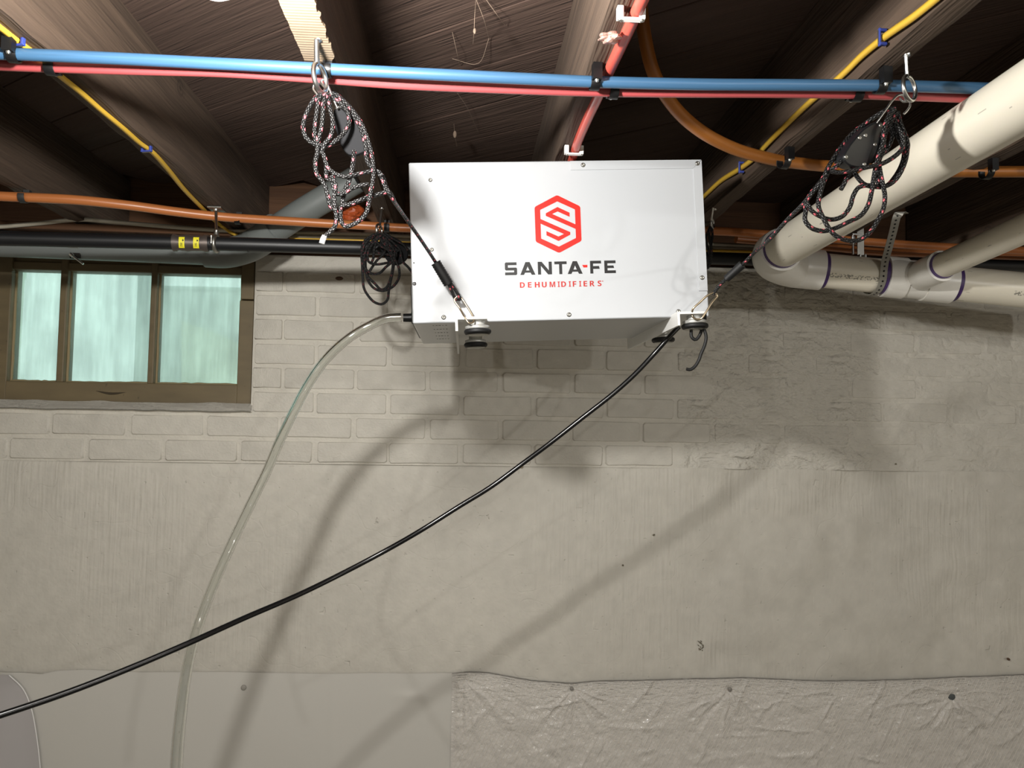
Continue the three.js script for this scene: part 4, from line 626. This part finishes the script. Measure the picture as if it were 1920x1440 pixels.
  wpart(h, 'sleeve', sweep([s0, s0.clone().lerp(s1, 0.5), s1], (t) => 0.0078 - 0.0012 * t, { radial: 16, step: 0.002 }), rubber, 'black rope sleeve');
  rope(h, [s1.clone().addScaledVector(u, -0.006), s1, P(1349, 535, 1.346), P(1340, 548, 1.352), P(1337, 553, 1.354)]);
  wpart(h, 'snap_clip', sweep([P(1340, 562, 1.352), P(1345, 554, 1.352), P(1338, 549, 1.352), P(1328, 553, 1.352), P(1312, 567, 1.356), P(1299, 580, 1.360), P(1298, 592, 1.366), P(1304, 598, 1.360), P(1314, 598, 1.352), P(1322, 588, 1.350), P(1333, 570, 1.350), P(1344, 556, 1.352)], 0.0019, { radial: 10, step: 0.002 }), nickel, 'shiny wire snap clip through the rail');
  // spare end knotted below the rail
  rope(h, [P(1322, 590, 1.38), P(1321, 606, 1.39), P(1316, 618, 1.39), P(1311, 630, 1.39), P(1304, 637, 1.39), P(1297, 632, 1.39), P(1296, 620, 1.392), P(1297, 606, 1.395)], std(0x0b0b0b, 0.6), 0.0030);
  rope(h, [P(1311, 598, 1.385), P(1315, 610, 1.38), P(1321, 620, 1.38), P(1324, 632, 1.38), P(1321, 648, 1.38), P(1315, 662, 1.38), P(1310, 676, 1.38), P(1302, 688, 1.38), P(1294, 693, 1.38), P(1287, 692, 1.38)], std(0x0b0b0b, 0.6), 0.0030);
}
{ // rear left: a dark bundle in front of the black pipe
  const base = PY(716, 391, JOIST_Y), rc = P(711, 432, 1.81), Z = 1.80, K = crop(640, 380, 7.2, Z), r = 0.0031;
  eyeHook(base, rc, V(0.9, 0.05, 0.35), 0.0140, 'small eye hook behind the left end of the dehumidifier', 0.0028);
  const h = thing('rope_hoist', 'dark tangled rope bundle hanging in front of the black pipe beside the dehumidifier', 'rope', rc, 'rope hoists');
  wireHook(h, K([[530, 330], [500, 350, -0.01], [485, 400], [480, 450]]), 0.0018);
  housing(h, K([[560, 430], [700, 470], [830, 550], [890, 650], [870, 760], [760, 830], [650, 800], [570, 690], [520, 560]].map(([x, y]) => [x, y, 0.02])), 0.02, phy(0x0e0e10, 0.7, { specularIntensity: 0.3 }), [], 'dark pulley body');
  for (const L of [
    [[540, 400], [430, 440], [330, 500], [275, 620], [280, 800], [290, 1000], [305, 1150], [365, 1260], [450, 1345], [550, 1370], [620, 1315], [640, 1200], [665, 1060], [700, 900], [710, 740], [640, 600], [560, 460]],
    [[520, 420], [400, 480], [300, 600], [290, 760], [310, 900], [370, 1010], [450, 1090], [540, 1175], [605, 1150], [660, 1040], [690, 900], [690, 760], [620, 620], [520, 480]],
    [[540, 440], [420, 560], [340, 700], [330, 900], [365, 1060], [450, 1160], [560, 1190], [700, 1130], [780, 1000], [775, 880], [730, 780], [660, 640], [560, 480]],
    [[520, 450], [430, 560], [360, 680], [365, 790], [440, 830], [560, 825], [690, 780], [740, 680], [660, 560], [560, 450]],
    [[500, 460], [380, 560], [310, 720], [320, 880], [400, 955], [510, 955], [600, 870], [690, 790], [720, 660], [620, 540], [540, 450]],
    [[560, 430], [620, 560], [570, 690], [480, 780], [410, 880], [350, 980]],
    [[520, 420], [450, 600], [430, 760], [400, 820]], [[560, 420], [680, 520], [790, 640], [820, 780], [910, 880], [990, 990]],
    [[480, 450], [350, 520], [300, 640], [300, 800], [300, 940]], [[590, 410], [720, 500], [830, 560], [900, 640]], [[460, 520], [560, 600], [660, 640], [780, 640]], [[420, 600], [520, 680], [640, 700], [760, 720]],
  ]) { const dz = rr(-0.012, 0.012); wpart(h, 'rope', sweep(K(L.map(([x, y]) => [x, y, dz + rr(-0.004, 0.004)])), r, { radial: 9, step: 0.004 }), ropeDarkMat); }
}
{ // rear right: mostly hidden behind the dehumidifier
  const base = PY(1340, 393, JOIST_Y), rc = P(1336, 418, 1.80), K = crop(1300, 400, 6, 1.80);
  eyeHook(base, rc, V(0.8, 0.05, 0.5), 0.012, 'eye hook just behind the right edge of the dehumidifier', 0.0026);
  const h = thing('rope_hoist', 'dark rope bundle peeping out behind the right edge of the dehumidifier', 'rope', rc, 'rope hoists');
  for (const L of [[[210, 130], [180, 220], [190, 330], [205, 440], [185, 560], [120, 660]], [[200, 130], [215, 240], [200, 360], [195, 480], [170, 580], [90, 640]], [[190, 150], [140, 280], [170, 420], [200, 520], [160, 620]]]) wpart(h, 'rope', sweep(K(L.map(([x, y]) => [x, y, rr(-0.004, 0.004)])), 0.0031, { radial: 9, step: 0.004 }), ropeDarkMat);
}

// ------------------------------------------------------------------ small things on the timber
{
  const a = PY(523, -6, JOIST_Y), b = PY(601, 112, JOIST_Y), x0 = joistX(0) - 0.0225, x1 = joistX(0) + 0.0215, z1 = CAM.z - 0.80, z0 = b.z, n = 44, sh = new THREE.Shape();
  sh.moveTo(x0, z0 + 0.002); for (let k = 0; k <= n; k++) sh.lineTo(x0 + 0.0006 * nz(k * 0.7, 1, 3), z0 + (z1 - z0) * k / n); for (let k = n; k >= 0; k--) sh.lineTo(x1 + 0.0024 * nz(k * 0.9, 5, 8) + (k < 3 ? -0.002 * (3 - k) : 0), z0 + (z1 - z0) * k / n);
  const g = new THREE.ExtrudeGeometry(sh, { depth: 0.0038, bevelEnabled: false }); g.rotateX(Math.PI / 2); const p = g.attributes.position; g.translate(0, JOIST_Y + 0.0002, 0);
  solo('batten', 'pale tan ragged-edged strip under the joist holding the edge-on eye hook', 'strip', metres(g), tanMat);
  const f = P(655, 399, 2.075), fg = new THREE.IcosahedronGeometry(0.034, 5), q = fg.attributes.position;
  for (let i = 0; i < q.count; i++) { const v = V(q.getX(i), q.getY(i), q.getZ(i)), l = 1 + 0.3 * nz(v.x * 60, v.y * 60 + v.z * 40, 3) + 0.14 * nz(v.x * 160, v.y * 160 + v.z * 90, 4); q.setXYZ(i, v.x * l * 1.15, v.y * l * 0.8, v.z * l); }
  fg.computeVertexNormals(); fg.translate(f.x, f.y, f.z);
  solo('foam_lump', 'lumpy orange foam blob behind the long rope bundle above the orange pipe', 'foam', fg, phy(0xb4532a, 0.35, { clearcoat: 0.3 }));
  const l = PY(1150, 57, JOIST_Y - 0.004), lg = new THREE.IcosahedronGeometry(0.011, 4), lp = lg.attributes.position;
  for (let i = 0; i < lp.count; i++) { const v = V(lp.getX(i), lp.getY(i), lp.getZ(i)), k = 1 + 0.5 * nz(v.x * 220, v.y * 220 + v.z * 150, 13); lp.setXYZ(i, v.x * k * 1.2, v.y * k * 0.55, v.z * k); }
  lg.computeVertexNormals(); lg.translate(l.x - 0.004, l.y - 0.010, l.z);
  solo('foam_blob', 'small translucent pinkish glue blob on the joist beside the bright red pipe', 'blob', lg, phy(0xc9a294, 0.4, { transmission: 0.45, thickness: 0 }));
  const strands = []; const D = (x, y, h = 0.004) => PY(x, y, DECK_Y - h);
  for (const s of [[D(893, -5), D(890, 30, 0.05), D(889, 58, 0.07), D(887, 82, 0.05)], [D(893, 0), D(905, 30, 0.03), D(917, 72)], [D(912, 0), D(930, 25, 0.02), D(948, 48)], [D(848, 60), D(856, 95, 0.02), D(862, 122)], [D(858, 175, 0.02), D(875, 200, 0.02), D(897, 248)], [D(917, 72), D(895, 120, 0.02), D(848, 110)], [D(851, 232), D(853, 255, 0.05), D(857, 275, 0.06)]]) strands.push(sweep(s, 0.00042, { radial: 5, step: 0.012 }));
  for (const [c, r] of [[D(890, 58, 0.07), 0.0035], [D(853, 252, 0.05), 0.006]]) { const s = new THREE.IcosahedronGeometry(r, 2); s.scale(0.7, 1.4, 0.7); s.translate(c.x, c.y, c.z); strands.push(s); }
  solo('cobweb', 'pale dusty cobweb strands hanging from the boards above the dehumidifier', 'cobweb', merge(strands), std(0x9a8674, 0.9)).userData.kind = 'thing';
}

// ------------------------------------------------------------------ plastic sheeting on the lower wall
{
  const W = (px, py, z = 0.012) => P(px, py, CAM.z - z);
  const topL = (x) => { const pts = [[-60, 1258], [0, 1256], [45, 1259], [78, 1264], [105, 1258], [160, 1256], [260, 1261], [420, 1260], [620, 1264], [700, 1262], [770, 1263], [830, 1262], [860, 1262]].map(([a, b]) => W(a, b)); let k = 0; while (k < pts.length - 2 && pts[k + 1].x < x) k++; const a = pts[k], b = pts[k + 1], t = Math.min(1, Math.max(0, (x - a.x) / (b.x - a.x))); return a.y + (b.y - a.y) * t; };
  const sag = (x, y) => 0.020 * Math.exp(-Math.pow((x + 1.26) / 0.07, 2)) * Math.exp(-Math.max(0, topL(x) - y) / 0.10);
  const dent = (x, y, c, sx, sy) => Math.exp(-Math.pow((x - c.x) / sx, 2) - Math.pow((y - c.y) / sy, 2));
  const d1 = W(775, 1306), wrk = (x, y) => 0.0018 * nz(x * 3 + 2, y * 2, 40) + 0.0009 * nz(x * 9, y * 6, 41) + 0.0028 * dent(x, y, d1, 0.05, 0.013) + 0.0022 * dent(x, y, W(624, 1350), 0.004, 0.3);
  const seamX = W(849, 1340).x, l0 = W(64, 1340).x;
  const vinylL = phy(0xc6c3bb, 0.33, { clearcoat: 0.25, clearcoatRoughness: 0.3 });
  const left = thing('plastic_sheet', 'smooth matt white plastic sheet along the lower wall, left of the seam', 'sheet', V(-0.8, 0, 0.014));
  wpart(left, 'film', grid(-1.75, seamX + 0.004, 0, 1, 190, 70, (x, y, u, v) => { const X = x, yt = topL(X), Y = 0.02 + (yt - 0.02) * (1 - Math.pow(1 - v, 1.8)); return [X, Y, 0.011 + wrk(X, Y) + sag(X, Y)]; }), vinylL);
  // an overlapping piece at the far left with a curled edge
  const edge = [[24, 1262], [46, 1290], [60, 1328], [68, 1372], [74, 1420], [78, 1470], [80, 1560]].map(([a, b]) => W(a, b, 0.02)), ec = new THREE.CatmullRomCurve3(edge);
  const lap = thing('plastic_sheet', 'narrow overlapping plastic sheet with a bright curled edge at the far left', 'sheet', V(-1.6, 0, 0.02));
  wpart(lap, 'film', grid(0, 1, 0, 1, 30, 40, (a, b) => { const e = ec.getPointAt(1 - b), x = -1.75 + (e.x + 1.75) * a; return [x, e.y, 0.0175 + wrk(x, e.y) + sag(x, e.y) + 0.003 * sm(0.94, 1, a)]; }), phy(0xb7b3b2, 0.35, { clearcoat: 0.3 }));
  wpart(lap, 'curled_edge', sweep(edge.map((e) => V(e.x, e.y, 0.0215 + wrk(e.x, e.y) + sag(e.x, e.y))), 0.0016, { radial: 8, step: 0.01 }), phy(0xe6e4e2, 0.2, { clearcoat: 0.6 }));
  // reinforced film on the right, pinched at its fasteners
  const topR = (x) => { const pts = [[840, 1262], [880, 1258], [918, 1260], [1000, 1275], [1075, 1281], [1110, 1276], [1250, 1272], [1400, 1270], [1560, 1275], [1680, 1273], [1780, 1268], [1920, 1264], [2100, 1262]].map(([a, b]) => W(a, b)); let k = 0; while (k < pts.length - 2 && pts[k + 1].x < x) k++; const a = pts[k], b = pts[k + 1], t = Math.min(1, Math.max(0, (x - a.x) / (b.x - a.x))); return a.y + (b.y - a.y) * t; };
  const pins = [W(1075, 1292), W(1368, 1292), W(1784, 1306), W(868, 1272)];
  const creases = []; for (let k = 0; k < 90; k++) { const x = rr(seamX + 0.05, 2.0), y = topR(x) - rr(0.02, 0.42), a = rnd() < 0.3 ? rr(-0.2, 0.25) : rr(0.5, 1.3), l = rr(0.03, 0.13); creases.push([x, y, Math.cos(a), Math.sin(a), l, rr(0.0018, 0.0042), rr(0.0030, 0.0052)]); }
  for (const p of pins) for (let k = 0; k < 9; k++) { const a = -Math.PI / 2 + (k - 4) * 0.3 + rr(-0.1, 0.1), l = rr(0.04, 0.09); creases.push([p.x + Math.cos(a) * (l + 0.012), p.y + Math.sin(a) * (l + 0.012), Math.cos(a), Math.sin(a), l, rr(0.002, 0.0045), rr(0.003, 0.005)]); }
  const foldZ = (x, y) => {
    let z = 0.006 * nz(x * 4 + y * 2, y * 5, 50) + 0.0045 * Math.abs(nz(x * 9 + y * 7, y * 7 - x * 3, 51)) + 0.0028 * Math.abs(nz(x * 26 + y * 16, y * 20, 52)) + 0.0007 * nz(x * 60, y * 60, 53);
    for (const [cx, cy, ux, uy, l, hh, w] of creases) { const dx = x - cx, dy = y - cy; if (Math.abs(dx) > l + 0.02 || Math.abs(dy) > l + 0.02) continue; const t = dx * ux + dy * uy, d = -dx * uy + dy * ux + 0.006 * nz(t * 25, cx * 9, 3); if (Math.abs(t) < l) z += hh * Math.exp(-d * d / (2 * w * w)) * (1 - Math.pow(t / l, 2)); }
    for (const p of pins) { const dx = x - p.x, dy = y - p.y, r = Math.hypot(dx, dy), a = Math.atan2(dx, -dy); const open = Math.exp(-r / 0.17) * sm(0.0, 0.03, r); z += open * (0.007 * Math.abs(Math.sin(a * 5 + nz(a * 2, p.x, 4))) * sm(1.9, 0.4, Math.abs(a))) - 0.003 * Math.exp(-Math.pow(r / 0.014, 2)); }
    return z;
  };
  const scrimB = tex(512, 512, (u, v) => 255 * fbm(u, v, 8, 8, 4, 61), false, 1 / 0.135, 1 / 0.135);
  const scrimC = tex(512, 512, (u, v) => { const c = 0.94 + 0.08 * (fbm(u, v, 6, 6, 3, 71) - 0.5); return [214 * c, 209 * c, 201 * c]; }, true, 1 / 0.135, 1 / 0.135);
  const film = phy(0xffffff, 0.12, { map: scrimC, bumpMap: scrimB, bumpScale: 0.0045 });
  const right = thing('plastic_sheet', 'shiny crinkled thread-reinforced plastic sheet along the lower wall, right of the seam', 'sheet', V(0.8, 0, 0.016));
  wpart(right, 'film', grid(seamX - 0.004, 2.1, 0, 1, 760, 230, (x, y, u, v) => { const yt = topR(x), Y = 0.02 + (yt - 0.02) * (1 - Math.pow(1 - v, 2.4)), lift = sm(0, 0.02, x - seamX); return [x, Y, 0.0135 + lift * foldZ(x, Y)]; }), film);
  const threads = [], zAt = (x, Y) => 0.0135 + sm(0, 0.02, x - seamX) * foldZ(x, Y);
  for (const [lean, gap, rad] of [[0.56, 0.0136, 0.0008], [-0.56, 0.0136, 0.0005]]) for (let x0 = seamX - 0.5; x0 < 2.5; x0 += gap) {   // reinforcement threads welded into the film
    const pts = []; for (let k = 0; k <= 56; k++) { const y = 0.50 + k * 0.0088, x = x0 + (y - 0.7) * lean; if (x > seamX + 0.004 && x < 2.0 && y < topR(x) - 0.002) pts.push(V(x, y, zAt(x, y) + 0.0003)); }
    if (pts.length > 3) threads.push(sweep(pts, rad, { radial: 5, step: 0.011, open: true, kind: 'catmullrom' }));
  }
  wpart(right, 'reinforcement_threads', merge(threads), phy(0xd6d0c6, 0.12)).userData.kind = 'stuff';
  wpart(right, 'hem', sweep(Array.from({ length: 60 }, (_, i) => { const x = seamX + 0.03 + i * 0.033; return V(x, topR(x) - 0.001, 0.0135 + foldZ(x, topR(x))); }), 0.0014, { radial: 6, step: 0.02 }), film);
  const pin = (px, py, r, label, mat, z) => { const c = W(px, py, z), g = new THREE.LatheGeometry([[0, 0.004], [r * 0.7, 0.0038], [r, 0.002], [r, 0]].map((a) => new THREE.Vector2(...a)), 24); g.rotateX(Math.PI / 2); g.translate(c.x, c.y, z); solo('fastener', label, 'fastener', g, mat, 'fasteners in the plastic sheets'); };
  pin(1784, 1306, 0.0115, 'dark grey round fastener pinning the crinkled sheet at its right', std(0x4c504f, 0.6), 0.014);
  pin(1368, 1292, 0.0062, 'small grey fastener pinning the crinkled sheet at its middle', std(0x837f78, 0.5), 0.015);
  pin(1072, 1291, 0.0055, 'small grey fastener in the gathered fold near the seam', std(0x837f78, 0.5), 0.015);
  pin(457, 1289, 0.0075, 'pale round fastener in the smooth white sheet', std(0x9c9890, 0.5), 0.0125);
}
// chips and scars in the paint
{
  const chip = (px, py, w, h, label, mat, n = 1) => { const c = P(px, py, CAM.z - 0.001), list = []; for (let k = 0; k < n; k++) { const s = new THREE.IcosahedronGeometry(1, 1), f = n > 1 ? rr(0.10, 0.24) : 1; s.scale(w * f * rr(0.8, 1.2), h * f * rr(0.8, 1.2), 0.0015); s.rotateZ(rr(-0.5, 0.5)); s.translate(c.x + (n > 1 ? rr(-1, 1) * w : 0), c.y + (n > 1 ? rr(-1, 1) * h * 1.6 : 0), 0.0006); list.push(s); } const m = part(wall, 'paint_chip', merge(list), mat, label); if (n > 1) m.userData.kind = 'stuff'; };
  const brown = std(0x5a4433, 0.8), dark = std(0x6a6353, 0.9);
  chip(636, 522, 0.011, 0.005, 'brown chip in a brick', brown); chip(977, 874, 0.007, 0.005, 'ochre chip', std(0x9c8450, 0.8));
  chip(1314, 1210, 0.008, 0.010, 'cluster of dark pits', dark, 26); chip(1891, 1236, 0.007, 0.004, 'dark scar', brown);
  chip(708, 975, 0.006, 0.005, 'dark pits', dark, 8); chip(914, 968, 0.004, 0.004, 'dark pits', dark, 6); chip(1168, 1060, 0.003, 0.003, 'dark pit', dark); chip(1226, 1003, 0.004, 0.003, 'dark pit', dark); chip(1680, 870, 0.003, 0.003, 'dark pit', dark);
}

// ------------------------------------------------------------------ lamps: bare bulbs in porcelain holders under the joists
function bulb(p, power, label) {
  const g = thing('ceiling_lamp', label, 'lamp', V(p.x, JOIST_Y, p.z));
  wpart(g, 'lampholder', cyl(V(p.x, JOIST_Y - 0.004, p.z), V(p.x, p.y + 0.052, p.z), 0.052, 0.026, 28), std(0xf1eee6, 0.3));
  const prof = [[0.0, -0.034], [0.012, -0.032], [0.022, -0.025], [0.029, -0.011], [0.030, 0.002], [0.026, 0.017], [0.018, 0.032], [0.0135, 0.045], [0.013, 0.056]].map((a) => new THREE.Vector2(...a)), lg = new THREE.LatheGeometry(prof, 24); lg.translate(p.x, p.y, p.z);
  wpart(g, 'bulb', lg, new THREE.MeshStandardMaterial({ color: 0xffffff, roughness: 0.5, emissive: new THREE.Color().setRGB(1.0, 0.93, 0.82), emissiveIntensity: 3 }));
  const l = new THREE.PointLight(LAMP_COLOR, power, 0, 2); l.position.copy(p); l.castShadow = true; l.shadow.radius = 1.4; l.shadow.mapSize.set(2048, 2048); scene.add(l);
}
bulb(P(404, -76, 0.68), LAMP_POWER, 'bare bulb in a porcelain holder just above the frame');
bulb(V(joistX(3), 2.02, 4.1), FILL_POWER, 'bare bulb behind the viewer, near the right side of the room');
bulb(V(joistX(-3), 2.02, 4.3), FILL_POWER, 'bare bulb behind the viewer, near the left side of the room');
bulb(V(joistX(6), 2.02, 3.2), FILL_POWER, 'bare bulb beside the right hand wall of the room');
bulb(V(joistX(0), 2.02, 5.2), FILL_POWER, 'bare bulb at the back end of the room');

scene.traverse((o) => { if (o.isMesh) o.castShadow = o.receiveShadow = true; });
renderer.render(scene, camera);
